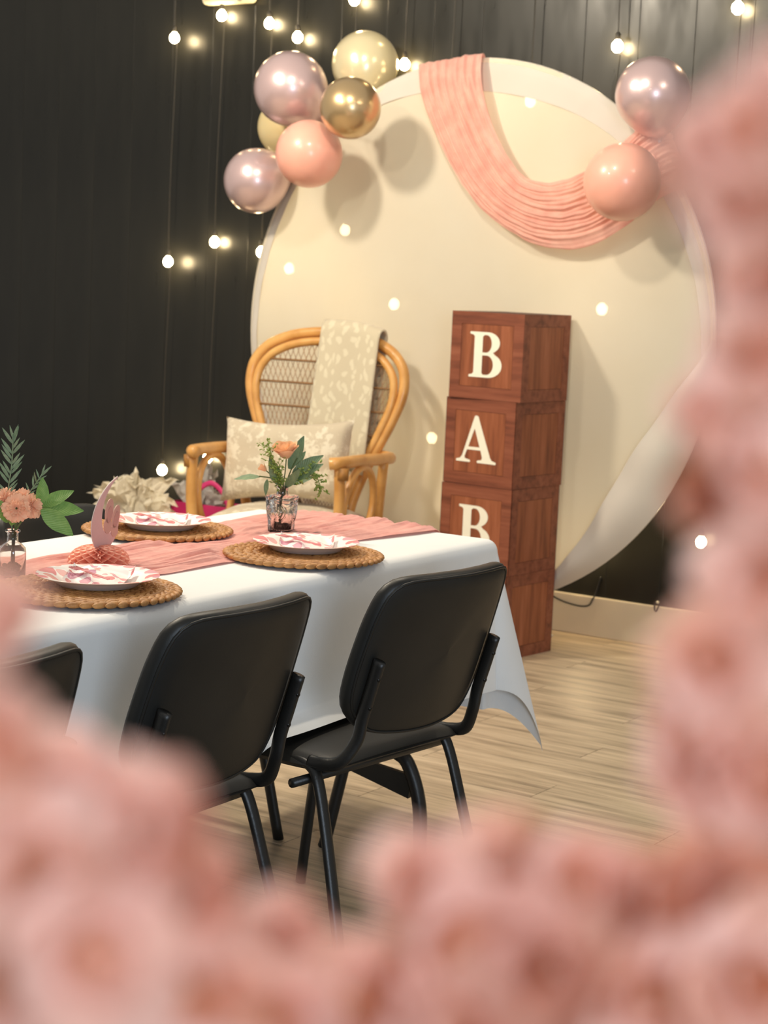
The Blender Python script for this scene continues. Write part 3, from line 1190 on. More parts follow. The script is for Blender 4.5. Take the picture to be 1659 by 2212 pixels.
# ------------------------------------------------------------------ plates, napkins, cutlery
def mat_print(name, base, cols, scale, thr, kind='Object'):
    k = NT(name)
    k.set(Roughness=.45)
    v = k.coords(kind=kind)
    v1 = k.n('ShaderNodeTexVoronoi', feature='F1')
    v1.inputs['Scale'].default_value = scale
    nzv = k.n('ShaderNodeTexNoise')
    nzv.inputs['Scale'].default_value = scale * .8
    k.l(v, nzv.inputs['Vector'])
    mixv = k.n('ShaderNodeVectorMath', operation='MULTIPLY_ADD')
    k.l(nzv.outputs['Color'], mixv.inputs[0])
    mixv.inputs[1].default_value = (.012, .012, .012)
    k.l(v, mixv.inputs[2])
    k.l(mixv.outputs[0], v1.inputs['Vector'])
    sp = k.n('ShaderNodeSeparateColor')
    k.l(v1.outputs['Color'], sp.inputs[0])
    pc = k.ramp(sp.outputs[0], cols)
    on = k.n('ShaderNodeMath', operation='LESS_THAN')
    k.l(v1.outputs['Distance'], on.inputs[0])
    th_ = k.n('ShaderNodeMath', operation='MULTIPLY')
    k.l(sp.outputs[1], th_.inputs[0])
    th_.inputs[1].default_value = thr
    k.l(th_.outputs[0], on.inputs[1])
    mx = k.n('ShaderNodeMix', data_type='RGBA')
    k.l(on.outputs[0], mx.inputs[0])
    mx.inputs[6].default_value = lin(base)
    k.l(pc, mx.inputs[7])
    k.l(mx.outputs[2], k.b.inputs['Base Color'])
    return k.m


PINKS = [(0, (236, 140, 140)), (.3, (232, 170, 172)), (.5, (214, 150, 176)), (.75, (244, 196, 180)), (1, (222, 120, 130))]
M_PLATE = mat_print('printed_paper_plate', (250, 246, 240), PINKS, 30, .85)
M_PLATEU = simple('paper_plate_underside', (238, 236, 232), .6, var=.02)
M_NAPKIN = mat_print('printed_napkin', (252, 246, 240), PINKS, 40, .75)
M_FORK = simple('pink_plastic', (240, 150, 150), .3, coat=.3)
PRAD = .1155
pl_top = MB().lathe([(.0005, .0035), (.060, .0035), (.074, .005), (.090, .0155), (.098, .0185), (.1135, .0205), (PRAD, .0208)], 64).mesh('printed_face', M_PLATE)
pl_bot = MB().lathe([(PRAD, .0206), (.1135, .0192), (.098, .0170), (.0895, .0138), (.074, .0015), (.060, .0), (.0005, .0)], 64).mesh('plate_body', M_PLATEU)


def napkin_pt(u, v, seed=0):
    x, y = (u - .5) * .118, (v - .5) * .105
    z = .006 + .017 * max(0, 1 - (math.hypot(x + .01, y - .01) / .06) ** 2) * (.6 + .8 * abs(nz(x * 24 + seed, y * 24, 1))) + .004 * abs(nz(x * 50, y * 50, seed))
    z += .014 * max(0, abs(x) - .052) / .01
    if v > .8:
        z += .012 * (v - .8) / .2
    return (x, y, z)


fork_m = MB()
fork_m.box((0, 0, .0022), (.006, .075, .0026), bev=.0008)
fork_m.grid(lambda u, v: ((u - .5) * (.006 + .016 * min(1, v * 3)), .035 + .022 * v, .0022 + .003 * math.sin(PI * v)), 6, 6)
for q in (-1.5, -.5, .5, 1.5):
    fork_m.box((q * .0052, .068, .0022), (.0026, .026, .0018))
fork_me = fork_m.mesh('fork', M_FORK, True)


def place_setting(P, rz, which, seed):
    z = TTOP + .0160
    t = thing('paper_plate', 'white paper plate with pink printed pattern ' + which, 'plate', (P[0], P[1], z), rz, 'printed paper plates')
    inst(pl_bot, 'plate_body', t)
    inst(pl_top, 'printed_face', t)
    n = MB().grid(lambda u, v: napkin_pt(u, v, seed), 26, 22).build('paper_napkin', M_NAPKIN)
    n.matrix_world = Matrix.Translation((P[0] - .006, P[1] + .01, z + .0005)) @ Matrix.Rotation(rz + .35, 4, 'Z')
    tag(n, 'crumpled white napkin with pink print on the plate ' + which, 'napkin', 'printed napkins')
    f = inst(fork_me, 'plastic_fork', None)
    f.matrix_world = Matrix.Translation((P[0] + .018, P[1] - .022, z + .0205)) @ Matrix.Rotation(rz + 1.15, 4, 'Z') @ Matrix.Rotation(.05, 4, 'X')
    tag(f, 'pink plastic fork lying on the napkin ' + which, 'fork', 'pink forks')


place_setting((-2.300, 2.512), .2, 'nearest the camera, beside the bottle vase', 1)
place_setting((-2.297, 3.168), .25, 'in front of the right black chair', 4)
place_setting((-2.720, 3.178), .3, 'on the far side of the table', 8)

# ------------------------------------------------------------------ plants: shared meshes
def mat_leaf(name, c1, c2, rough=.5):
    k = NT(name)
    k.set(Roughness=rough)
    v = k.coords()
    k.l(k.ramp(k.noise(v, 3, 3), [(.3, c1), (.7, c2)]), k.b.inputs['Base Color'])
    wv = k.n('ShaderNodeTexWave', bands_direction='DIAGONAL')
    wv.inputs['Scale'].default_value = 9
    k.l(v, wv.inputs['Vector'])
    k.bump(wv.outputs['Fac'], .25, .02)
    return k.m


M_LEAFD = mat_leaf('dusty_green_leaf', (92, 120, 84), (136, 158, 112))
M_LEAFB = mat_leaf('bright_green_leaf', (98, 142, 62), (142, 176, 92))
M_LEAFR = mat_leaf('grey_green_leaf', (98, 124, 94), (140, 158, 122))
M_STEM = simple('green_stem', (92, 112, 58), .55)
M_LIME = simple('lime_sprig', (156, 176, 84), .5, c2=(122, 146, 60))
M_ROSE = mat_gauze('peach_rose_petal', (248, 190, 138), (255, 218, 172), trans=.15)
M_CARN = mat_gauze('coral_carnation_petal', (246, 186, 148), (255, 214, 180), trans=.15)


def leaf_mesh(name, mat, wd=.36, curl=.12, fold_=.10):
    def f(u, v):
        x = (u - .5) * 2
        wv = wd * math.sin(PI * min(1, v * .96 + .02) ** .85) ** .9 * .5
        return (x * wv, v, fold_ * abs(x) * wv * 2 - curl * v * v + .01 * math.sin(v * 20) * abs(x))
    return MB().grid(f, 5, 11).mesh(name, mat)


L_D, L_B, L_R = leaf_mesh('leaf', M_LEAFD, .34), leaf_mesh('leaf', M_LEAFB, .46), leaf_mesh('leaf', M_LEAFR, .17, .05)


def petal_mesh(name, mat, ha, r0, r1, h, flare, ruff=0, n=9):
    """one cupped petal wrapped round +Z"""
    def f(u, v):
        a = (u - .5) * 2 * ha * (.55 + .45 * math.sin(PI * (.15 + .75 * v)))
        r = r0 + (r1 - r0) * v ** .7 + flare * v ** 4
        z = h * v * (1 - .22 * abs(2 * u - 1) ** 2.5 * v)
        if ruff:
            r += ruff * math.sin(u * 19) * v ** 2
            z += ruff * math.sin(u * 13 + 1) * v ** 2
        return (r * math.cos(a), r * math.sin(a), z)
    return MB().grid(f, n, 8).mesh(name, mat)


R_IN, R_MID, R_OUT = petal_mesh('petal', M_ROSE, 1.5, .002, .0075, .0255, -.002), petal_mesh('petal', M_ROSE, 1.05, .004, .013, .0245, .0015), petal_mesh('petal', M_ROSE, .9, .005, .0165, .0215, .005)
C_IN, C_OUT = petal_mesh('petal', M_CARN, .9, .002, .008, .016, .002, .0014), petal_mesh('petal', M_CARN, .72, .003, .015, .013, .006, .0018)


def bloom(parent, loc, axis_, s, kinds):
    """petals of one flower head as parts of its stem"""
    q = Vector(axis_).to_track_quat('Z', 'Y').to_matrix().to_4x4()
    k = 0
    for me, cnt, tilt in kinds:
        for i in range(cnt):
            M = Matrix.Translation(loc) @ q @ Matrix.Rotation(2 * PI * i / cnt + k * .7, 4, 'Z') @ Matrix.Rotation(tilt + random.uniform(-.08, .08), 4, 'Y') @ Matrix.Scale(s * random.uniform(.93, 1.07), 4)
            inst(me, 'petal', parent, M)
        k += 1


ROSE = [(R_IN, 2, 0), (R_IN, 3, .12), (R_MID, 4, .05), (R_MID, 5, .2), (R_OUT, 5, .12)]
BUD = [(R_IN, 2, 0), (R_IN, 3, .05), (R_MID, 3, .0)]
CARN = [(C_IN, 4, .0), (C_IN, 5, .3), (C_OUT, 7, .45), (C_OUT, 8, .8)]


def view(lx, up, fw=0.0):
    """offset in a vertical frame turned to the table's viewer: right, up, away"""
    c, s = math.cos(CT), math.sin(CT)
    return Vector((lx * c - fw * s, lx * s + fw * c, up))


def stem_thing(name, label, cat, base, pts, r=.0014, mat=None, group=None):
    t = thing(name, label, cat, base, 0, group)
    P = spline([view(*p) for p in pts], 6)
    MB().tube(P, r, 6).build('stem', mat or M_STEM, t)
    return t, P


# ------------------------------------------------------------------ pressed-glass vase with the rose
def mat_glass(name, tint=(1, 1, 1), rough=.02):
    k = NT(name)
    k.set(Roughness=rough, IOR=1.46)
    k.b.inputs['Transmission Weight'].default_value = 1
    k.b.inputs['Base Color'].default_value = (*tint, 1)
    v = k.coords()
    k.bump(k.noise(v, 60, 2), .03, .001)
    return k.m


M_GLASS = mat_glass('clear_glass', (.97, .97, .95))
VB = Vector((-2.534, 3.392, TTOP + .008))
TS = 1.06
gv = thing('bud_vase', 'square pressed-glass bud vase holding a peach rose on the pink runner', 'vase', VB, .25)


def sq(a, p=5.0):
    return (abs(math.cos(a)) ** p + abs(math.sin(a)) ** p) ** (-1 / p)


def relief(a, z):
    # rosettes pressed in the four sides
    loc = ((a + PI / 4) % (PI / 2)) - PI / 4
    d = math.hypot(loc * .030, z - .045)
    m_ = max(0, 1 - d / .026)
    return .0016 * math.cos(d * 1100) * (m_ > 0) * min(1, m_ * 4) + .0009 * math.sin(a * 28) * (z < .016) + .0009 * math.cos(z * 900) * (z > .070) * (z < .078)


def vase_pt(u, v):
    a = 2 * PI * u
    if v < .62:
        z = .080 * v / .62
        r = .0235 + .0085 * (z / .080) + relief(a, z)
        return (r * sq(a) * math.cos(a), r * sq(a) * math.sin(a), z)
    prof = [(.62, .0315, .080, 5), (.68, .026, .0825, 4), (.74, .0135, .0835, 2.2), (.80, .0125, .088, 2), (.88, .0125, .098, 2), (.93, .0165, .1015, 2), (.96, .0165, .1030, 2), (1.0, .0125, .1032, 2)]
    for (v0, r0, z0, p0), (v1, r1, z1, p1) in zip(prof, prof[1:]):
        if v <= v1 + 1e-9:
            t = (v - v0) / (v1 - v0)
            p = p0 + (p1 - p0) * t
            r = r0 + (r1 - r0) * t
            return (r * sq(a, p) * math.cos(a), r * sq(a, p) * math.sin(a), z0 + (z1 - z0) * t)


g = MB().grid(vase_pt, 112, 60, cu=True)
g.lathe([(.0235, 0), (.0005, 0)], 112, shape=lambda a: sq(a))
g.lathe([(.0125, .1032), (.0100, .1010), (.0100, .086), (.0130, .079), (.0262, .076), (.0190, .007), (.0005, .006)], 48, shape=lambda a: 1)
g.build('glass', M_GLASS, gv)

t, P = stem_thing('peach_rose', 'peach rose with cupped petals standing in the pressed-glass vase', 'flower', VB, [(0, .010, 0), (0, .09, 0), (.004, .13, 0), (.006, .165, 0)])
bloom(t, P[-1], view(-.12, 1, -.22), 1.42, ROSE)
t, P = stem_thing('rose_bud', 'small half-hidden peach bud leaning left out of the pressed-glass vase', 'flower', VB, [(.004, .012, .004), (-.004, .09, .003), (-.020, .118, .004), (-.038, .134, .004)])
bloom(t, P[-1], view(-.8, .7, -.1), .70, BUD)
t, P = stem_thing('leafy_branch', 'dusty green branch of long leaves on the right side of the pressed-glass vase', 'foliage', VB, [(-.003, .012, .003), (.004, .09, .0), (.016, .135, .004), (.030, .165, .006)], .0016)
for p, d, L, nr in [((.012, .14, .004), (.036, .085, .01), .080, (0, -.3, -1)), ((.020, .130, 0), (.072, .052, -.01), .080, (0, .6, -1)), ((.012, .112, 0), (.075, .050, -.02), .088, (0, .8, -1)),
                   ((.016, .138, .01), (.012, .05, .03), .052, (.3, 0, -1)), ((.010, .105, .01), (.058, .022, .01), .062, (0, .8, -1)), ((.006, .100, -.01), (.034, .045, -.03), .06, (.4, .4, -1)),
                   ((.022, .146, .012), (.045, .06, .03), .045, (0, .2, -1))]:
    inst(L_D, 'leaf', t, frame_matrix(view(*p), view(*d), view(nr[0], nr[1], nr[2]), L))
t, P = stem_thing('leafy_branch', 'dusty green branch with broad leaves drooping left of the pressed-glass vase', 'foliage', VB, [(.003, .012, -.003), (-.003, .09, 0), (-.018, .116, -.004), (-.052, .122, -.006)], .0016)
for p, d, L, nr in [((-.050, .120, -.006), (-.06, -.002, 0), .058, (0, 1, -.6)), ((-.034, .116, -.006), (-.004, -.04, -.01), .036, (-.4, .3, -1)), ((-.012, .112, -.006), (-.028, .075, 0), .062, (-.5, 0, -1)),
                   ((-.010, .105, -.008), (-.020, .035, -.01), .045, (-.3, .1, -1)), ((-.004, .10, -.008), (-.014, .06, -.01), .05, (-.6, .1, -1))]:
    inst(L_D, 'leaf', t, frame_matrix(view(*p), view(*d), view(nr[0], nr[1], nr[2]), L))


def sprig(name, label, base, main, twigs, seed, leafs, mat=M_LIME, lr=.0042):
    rnd = random.Random(seed)
    t = thing(name, label, 'foliage', base, 0)
    P = spline([view(*p) for p in main], 8)
    b = MB().tube(P, .0010, 5)
    lf = MB()
    for k in range(twigs):
        f = .30 + .68 * k / max(1, twigs - 1)
        i = min(len(P) - 2, int(f * (len(P) - 1)))
        d = (P[i + 1] - P[i]).normalized()
        s = d.cross(Vector((rnd.uniform(-1, 1), rnd.uniform(-1, 1), rnd.uniform(-1, 1)))).normalized()
        L = rnd.uniform(.012, .024)
        tw = [P[i], P[i] + (d * .6 + s * .5) * L * .5, P[i] + (d * .9 + s * .9) * L]
        b.tube(tw, .0006, 4)
        for q in range(leafs):
            p = tw[0].lerp(tw[2], (q + 1) / leafs) + Vector((rnd.uniform(-1, 1), rnd.uniform(-1, 1), rnd.uniform(-1, 1))) * .0035
            R3 = Matrix.Rotation(rnd.uniform(0, 6), 3, 'Z') @ Matrix.Rotation(rnd.uniform(-1, 1), 3, 'X')
            lf.ell(p, (lr * .55, lr, lr * .28), R3, 6, 4)
    b.build('stem', mat, t)
    o = lf.build('leaves', mat, t)
    o['kind'] = 'stuff'


sprig('lime_sprig', 'fine lime-green sprig rising left of the rose in the pressed-glass vase', VB, [(-.002, .012, -.002), (-.002, .095, -.004), (-.012, .135, -.012), (-.024, .165, -.010), (-.036, .196, -.006)], 26, 3, 4, lr=.0046)
sprig('lime_sprig', 'fine lime-green sprig in front of the stems of the pressed-glass vase', VB, [(.002, .012, -.003), (.003, .092, -.008), (-.008, .122, -.018), (-.014, .146, -.020)], 18, 13, 4, lr=.0046)
sprig('berry_sprig', 'airy sprig of tiny round leaves arching right of the pressed-glass vase', VB, [(.004, .012, 0), (.006, .096, -.003), (.032, .124, -.006), (.058, .134, -.004), (.078, .118, -.002), (.086, .092, 0)], 22, 6, 4, lr=.0056)
sprig('berry_sprig', 'airy sprig of tiny leaves reaching up and right behind the pressed-glass vase', VB, [(.004, .012, .005), (.008, .096, .004), (.030, .118, .006), (.052, .136, .006), (.066, .154, .006)], 12, 9, 2, lr=.0056)

# ------------------------------------------------------------------ bottle vase on the left
VL = Vector((-2.512, 2.500, TTOP + .006))
bv = thing('bottle_vase', 'clear glass bottle vase with mossy pebbles on the left of the pink runner', 'vase', VL, 0)
m = MB().lathe([(.0005, 0), (.022, .0), (.0245, .003), (.0248, .046), (.0235, .053), (.017, .060), (.0105, .064), (.0098, .080), (.0135, .0825), (.0140, .085), (.0125, .0865),
                (.0092, .0865), (.0084, .081), (.0088, .064), (.0150, .0585), (.0220, .051), (.0230, .045), (.0228, .004), (.0005, .004)], 40)
m.build('glass', M_GLASS, bv)
rnd = random.Random(4)
for i in range(26):
    a, r = rnd.uniform(0, 2 * PI), .0165 * math.sqrt(rnd.random())
    MB().ell((r * math.cos(a), r * math.sin(a), .0085 + rnd.random() * .012), (rnd.uniform(.004, .0058),) * 2 + (.004,), Matrix.Rotation(rnd.uniform(-.6, .6), 3, 'X'), 7, 5).build(
        'pebble', simple('moss_pebble', (96, 98, 62), .7, var=.3) if i == 0 else bpy.data.materials['moss_pebble'], bv)
gc = 'coral carnations in the bottle vase'
for i, (pts, ax_, s, lab) in enumerate([
    ([(.002, .024, 0), (.004, .08, 0), (.006, .112, -.012), (.010, .128, -.020)], (.1, .2, -1), 1.05, 'coral carnation facing the camera in the bottle vase, lowest of its bunch'),
    ([(0, .024, .002), (0, .08, .002), (-.010, .12, .0), (-.014, .143, -.004)], (-.3, .7, -.6), 1.0, 'coral carnation at the top left of the bunch in the bottle vase'),
    ([(.003, .024, .003), (.003, .08, .003), (.012, .12, .006), (.016, .144, .004)], (.1, .9, -.4), .95, 'coral carnation at the back top of the bunch in the bottle vase'),
    ([(.004, .024, -.002), (.005, .08, 0), (.024, .112, -.002), (.036, .132, -.006)], (.8, .3, -.5), .95, 'coral carnation leaning right out of the bunch in the bottle vase')]):
    t, P = stem_thing('carnation', lab, 'flower', VL, pts, .0013, None, gc)
    bloom(t, P[-1], view(*ax_), s, CARN)
t, P = stem_thing('broad_leaf_branch', 'branch of broad bright green leaves right of the coral carnations', 'foliage', VL, [(.001, .024, -.003), (.003, .08, -.002), (.030, .118, .002), (.052, .132, .004)], .0016)
for p, d, L, nr in [((.050, .128, .004), (.004, .06, .0), .055, (.6, 0, -1)), ((.052, .130, .002), (.047, .030, .01), .064, (-.2, .7, -1)), ((.054, .126, .006), (.068, .002, .01), .072, (0, .8, -1)),
                   ((.052, .126, -.004), (.055, -.038, -.01), .074, (.1, .5, -1)), ((-.008, .10, -.012), (-.012, .045, -.012), .046, (.5, 0, -1)), ((.000, .095, -.012), (.008, .036, -.012), .04, (.7, 0, -1))]:
    inst(L_B, 'leaf', t, frame_matrix(view(*p), view(*d), view(*nr), L))


def rosemary(label, pts, n, seed, l0, l1):
    rnd = random.Random(seed)
    t, P = stem_thing('rosemary_sprig', label, 'foliage', VL, pts, .0012, M_LEAFR, 'grey green sprigs in the bottle vase')
    for k in range(n):
        f = .42 + .58 * k / (n - 1)
        i = min(len(P) - 2, int(f * (len(P) - 1)))
        d = (P[i + 1] - P[i]).normalized()
        s = 1 if k % 2 else -1
        sd = view(s * rnd.uniform(.6, 1.0), rnd.uniform(-.1, .2), rnd.uniform(-.5, .5)).normalized()
        if k >= n - 3:
            sd *= .35
        inst(L_R, 'leaf', t, frame_matrix(P[i], d * .9 + sd * .75, view(rnd.uniform(-.4, .4), .4, -1), rnd.uniform(l0, l1)))


rosemary('tall grey-green sprig of narrow leaves, the highest stem in the bottle vase', [(-.002, .024, 0), (-.001, .08, 0), (-.010, .15, .002), (-.004, .205, 0), (-.002, .262, -.002)], 22, 2, .024, .038)
rosemary('short grey-green sprig of narrow leaves leaning right above the carnations', [(.002, .024, .004), (.002, .08, .004), (.016, .135, .012), (.036, .168, .014), (.050, .190, .014)], 16, 9, .018, .030)

# ------------------------------------------------------------------ honeycomb centrepiece
M_HONEY = mat_gauze('coral_tissue_paper', (255, 200, 178), (255, 216, 200), trans=.7)
M_CARD = simple('dusty_pink_card', (222, 176, 172), .5, var=.04, nscale=30)
M_CARDE = simple('pale_card_edge', (240, 224, 216), .5)
HB = Vector((-2.505, 2.738, TTOP + .008))
hc = thing('honeycomb_centrepiece', 'coral tissue honeycomb base with a pink crescent card standing on the runner', 'centrepiece', HB, 0)
NF, NR = 30, 9
m = MB()
for i in range(NF):
    vs = []
    for j in range(NR):
        ph = PI / 2 * (j / (NR - 1)) * 1.0
        rr = .060 * math.cos(ph) ** .75 if j < NR - 1 else .003
        zz = .001 + .034 * math.sin(ph) ** .9
        th_ = 2 * PI * (i + .5 * (1 if (i + j) % 2 else -1) * .98) / NF
        vs.append(((rr) * math.cos(th_), rr * math.sin(th_), zz))
        vs.append((rr * .25 * math.cos(2 * PI * i / NF), rr * .25 * math.sin(2 * PI * i / NF), zz * .8))
    m.add(vs, [(2 * j, 2 * j + 2, 2 * j + 3, 2 * j + 1) for j in range(NR - 1)])
m.build('honeycomb_base', M_HONEY, hc, smooth=False)


def card(name, outline, mat, parent, M, th_=.002):
    n = len(outline)
    vs = [M @ Vector((x, -th_ / 2, z)) for x, z in outline] + [M @ Vector((x, th_ / 2, z)) for x, z in outline]
    fs = [tuple(range(n)), tuple(range(2 * n - 1, n - 1, -1))] + [(i, i + n, (i + 1) % n + n, (i + 1) % n) for i in range(n)]
    return MB().add(vs, fs).build(name, mat, parent, smooth=False)


CM = Matrix.Translation((.004, -.004, .026)) @ Matrix.Rotation(CT + math.radians(66), 4, 'Z') @ Matrix.Scale(1.1, 4)
cres = spline([(.052, .124, 0), (.018, .108, 0), (-.012, .080, 0), (-.026, .048, 0), (-.022, .020, 0), (-.006, .0, 0), (.020, -.001, 0), (.046, .014, 0), (.058, .040, 0), (.056, .060, 0), (.044, .036, 0), (.026, .026, 0), (.010, .034, 0), (.004, .056, 0), (.012, .086, 0), (.032, .110, 0)], 5, True)
card('crescent_card', [(p.x, p.y) for p in cres], M_CARD, hc, CM)
card('crescent_rim', [(p.x * 1.03 - .0004, p.y * 1.015 - .0006) for p in cres], M_CARDE, hc, CM @ Matrix.Translation((0, .0006, 0)), .001)


def oval(cx, cz, a, b, rot, n=24):
    c, s = math.cos(rot), math.sin(rot)
    return [(cx + a * math.cos(q) * c - b * math.sin(q) * s, cz + a * math.cos(q) * s + b * math.sin(q) * c) for q in [2 * PI * i / n for i in range(n)]]


for (cx, cz, a, b, r_) in [(.026, .066, .012, .022, -.25), (.048, .054, .011, .021, -.35), (.022, .040, .012, .014, .2), (.044, .030, .011, .012, .4), (.027, .060, .0075, .015, -.25), (.048, .050, .007, .014, -.35)]:
    card('card_figure', oval(cx, cz, a, b, r_), simple('rosy_card_print', (216, 164, 150), .5) if a > .008 else simple('rosy_card_inner', (206, 150, 140), .5), hc, CM @ Matrix.Translation((0, -.0014, 0)), .0016 if a > .008 else .003)


# ------------------------------------------------------------------ black chairs
def mat_vinyl():
    k = NT('black_vinyl')
    k.set(Roughness=.46)
    k.b.inputs['Specular IOR Level'].default_value = .45
    v = k.coords()
    k.l(k.ramp(k.noise(v, 5, 3), [(.3, (27, 27, 25)), (.7, (38, 37, 34))]), k.b.inputs['Base Color'])
    k.bump(k.noise(v, 320, 2), .12, .001)
    return k.m


M_VINYL = mat_vinyl()
M_BOLT = simple('dark_bolt', (46, 45, 43), .3, metal=.7)


def outline_back(n=72):
    """backrest outline, x half width .205, z 0..0.30 (bottom corners tighter, waist at the top)"""
    pts = [(-.176, .010), (-.201, .045), (-.208, .10), (-.206, .18), (-.200, .240), (-.186, .286), (-.152, .308), (-.07, .315), (0, .316)]
    pts = pts + [(-x, z) for x, z in reversed(pts[:-1])] + [(.14, -.012), (.07, -.020), (0, -.022), (-.07, -.020), (-.14, -.012)]
    return resample([Vector((p.x, p.y, 0)) for p in spline([(x, z, 0) for x, z in pts], 8, True)] + [Vector((pts[0][0], pts[0][1], 0))], n + 1)[:-1]


OB = outline_back()
BT = math.radians(17)                              # backrest tilt


def bmap(x, z, y):
    """backrest coordinates to chair frame (front is +Y)"""
    yy = y + 1.1 * x * x - .05
    return Vector((x, -.240 + yy * math.cos(BT) - z * math.sin(BT) + .05, .520 + z * math.cos(BT) + (yy) * math.sin(BT) * .6))


def make_chair(label):
    t = thing('office_chair', label, 'chair', (0, 0, 0), 0, 'black vinyl chairs around the table')
    m = MB()
    layers = [(.0, -.019), (.45, -.0195), (.80, -.0185), (.945, -.0150), (.985, -.0105), (1.0, -.004), (1.0, .006), (.985, .014), (.94, .020), (.75, .026), (.4, .029), (.0, .030)]
    n = len(OB)
    vs = []
    for s, y in layers:
        for p in OB:
            vs.append(bmap(p.x * s, .15 + (p.y - .15) * s, y))
    fs = [(i * n + k, i * n + (k + 1) % n, (i + 1) * n + (k + 1) % n, (i + 1) * n + k) for i in range(len(layers) - 1) for k in range(n)]
    m.add(vs, fs)
    bk_ = m.build('backrest', M_VINYL, t)
    MB().tube([bmap(p.x * .972, .15 + (p.y - .15) * .972, -.0138) for p in OB], .0028, 6, closed=True).build('piping', M_VINYL, bk_)
    # seat pad

    def seat(u, v, s):
        x, y = u * 2 - 1, v * 2 - 1
        e = max(0, (1 - abs(x) ** 4) * (1 - abs(y) ** 4))
        wd = .222 + .006 * y
        z = .444 + s * (.024 * e ** .35)
        z -= .030 * max(0, (y - .55) / .45) ** 2 + (.006 * (1 - x * x) if s > 0 else 0) * 1 + .010 * abs(x) ** 3
        return (x * wd * (1 - .05 * abs(y) ** 5), .005 + y * .205 * (1 - .04 * abs(x) ** 5), z)
    m = MB().grid(lambda u, v: seat(u, v, 1), 24, 24)
    m.grid(lambda u, v: seat(1 - u, v, -1), 24, 24)
    m.build('seat', M_VINYL, t)
    for s in (-1, 1):
        rear = spline([(s * .238, -.275, 0), (s * .216, -.205, .26), (s * .207, -.165, .395), (s * .202, -.138, .430), (s * .198, -.09, .437), (s * .196, 0, .434)], 6)
        MB().tube(rear, .0135, 12, flat=.72).build('leg', M_DARKMETAL, t)
        front = spline([(s * .196, 0, .434), (s * .196, .105, .424), (s * .199, .145, .412), (s * .206, .172, .378), (s * .220, .210, .22), (s * .238, .250, 0)], 6)
        MB().tube(front, .0135, 12, flat=.72).build('leg', M_DARKMETAL, t)
        # J-shaped tube that carries the backrest
        xs = s * .184
        top, mid = bmap(xs, .150, -.034), bmap(xs, .03, -.034)
        jt = spline([top, bmap(xs, .085, -.034), mid, mid + Vector((s * .002, .010, -.045)), Vector((s * .200, mid.y + .036, .452)), Vector((s * .203, mid.y + .078, .440)), Vector((s * .205, -.135, .440))], 7)
        j = MB().tube(jt, .0135, 12, flat=.62, up=(0, 1, .2)).build('back_support', M_DARKMETAL, t)
        for zz in (.115, .055):
            MB().ell(bmap(xs, zz, -.0445), (.0055, .004, .0055), None, 10, 6).build('bolt', M_BOLT, j)
    MB().tube([(-.235, -.120, .400), (.235, -.120, .400)], .0095, 10).build('cross_bar', M_DARKMETAL, t)
    MB().tube([(-.206, .140, .400), (.206, .140, .400)], .0095, 10).build('cross_bar', M_DARKMETAL, t)
    return t


CH1 = make_chair('black vinyl chair drawn up to the near side of the table, second from the corner')
CH1.location, CH1.rotation_euler = (-2.125, 2.355, 0), (0, 0, PI / 2 + TROT)
dup(CH1, (-2.075, 2.950, 0), PI / 2 + TROT - .10, 'black vinyl chair at the table corner nearest the letter boxes')
dup(CH1, (-2.10, 1.750, 0), PI / 2 + TROT + .03, 'black vinyl chair mostly hidden behind the pink blossoms on the left')
dup(CH1, (-2.775, 3.180, 0), -PI / 2 + TROT, 'black vinyl chair on the far side of the table').scale = (1, 1, .945)
for o in list(COL.objects):
    if o.parent is None and o.name.split('.')[0] in ('bud_vase', 'peach_rose', 'rose_bud', 'leafy_branch', 'lime_sprig', 'berry_sprig', 'bottle_vase', 'carnation',
                                                     'broad_leaf_branch', 'rosemary_sprig', 'honeycomb_centrepiece'):
        o.scale = (TS, TS, TS)

# ------------------------------------------------------------------ blossom garland close to the camera
def mat_blossom():
    k = NT('pink_blossom_petal')
    k.set(Roughness=.75)
    k.b.inputs['Sheen Weight'].default_value = .2
    oi = k.n('ShaderNodeObjectInfo')
    body = k.ramp(oi.outputs['Random'], [(.0, (243, 192, 172)), (.45, (249, 208, 190)), (.8, (244, 194, 170)), (1, (234, 170, 138))])
    v = k.n('ShaderNodeTexCoord')
    ln = k.n('ShaderNodeVectorMath', operation='LENGTH')
    k.l(v.outputs['Object'], ln.inputs[0])
    root = k.ramp(ln.outputs['Value'], [(.10, .95), (.44, 0.0)])
    mx = k.n('ShaderNodeMix', data_type='RGBA')
    k.l(root, mx.inputs[0])
    k.l(body, mx.inputs[6])
    mx.inputs[7].default_value = lin((222, 130, 78))
    k.l(mx.outputs[2], k.b.inputs['Base Color'])
    tr = k.n('ShaderNodeBsdfTranslucent')
    k.l(mx.outputs[2], tr.inputs[0])
    m1 = k.n('ShaderNodeMixShader')
    m1.inputs[0].default_value = .35
    k.l(k.b.outputs[0], m1.inputs[1])
    k.l(tr.outputs[0], m1.inputs[2])
    k.l(m1.outputs[0], k.out.inputs['Surface'])
    return k.m


M_BLOSSOM = mat_blossom()
M_STAMEN = simple('amber_stamens', (226, 150, 78), .6, var=.2)
M_VINE = simple('brown_vine', (120, 86, 62), .7, var=.2)


def blossom_petal(seed, cup, wd):
    def f(u, v):
        x = u * 2 - 1
        w_ = wd * math.sin(PI * (.06 + .80 * v)) ** .75
        y = .06 + .96 * v * (1 - .16 * math.exp(-(x / .22) ** 2) * v ** 6) * (1 - .10 * x * x * v)
        z = cup * v * v + .22 * x * x * w_ + .06 * math.sin(u * 11 + seed) * v * v + .05 * nz(u * 3 + seed, v * 3)
        return (x * w_, y, z)
    return MB().grid(f, 8, 8).mesh('petal', M_BLOSSOM)


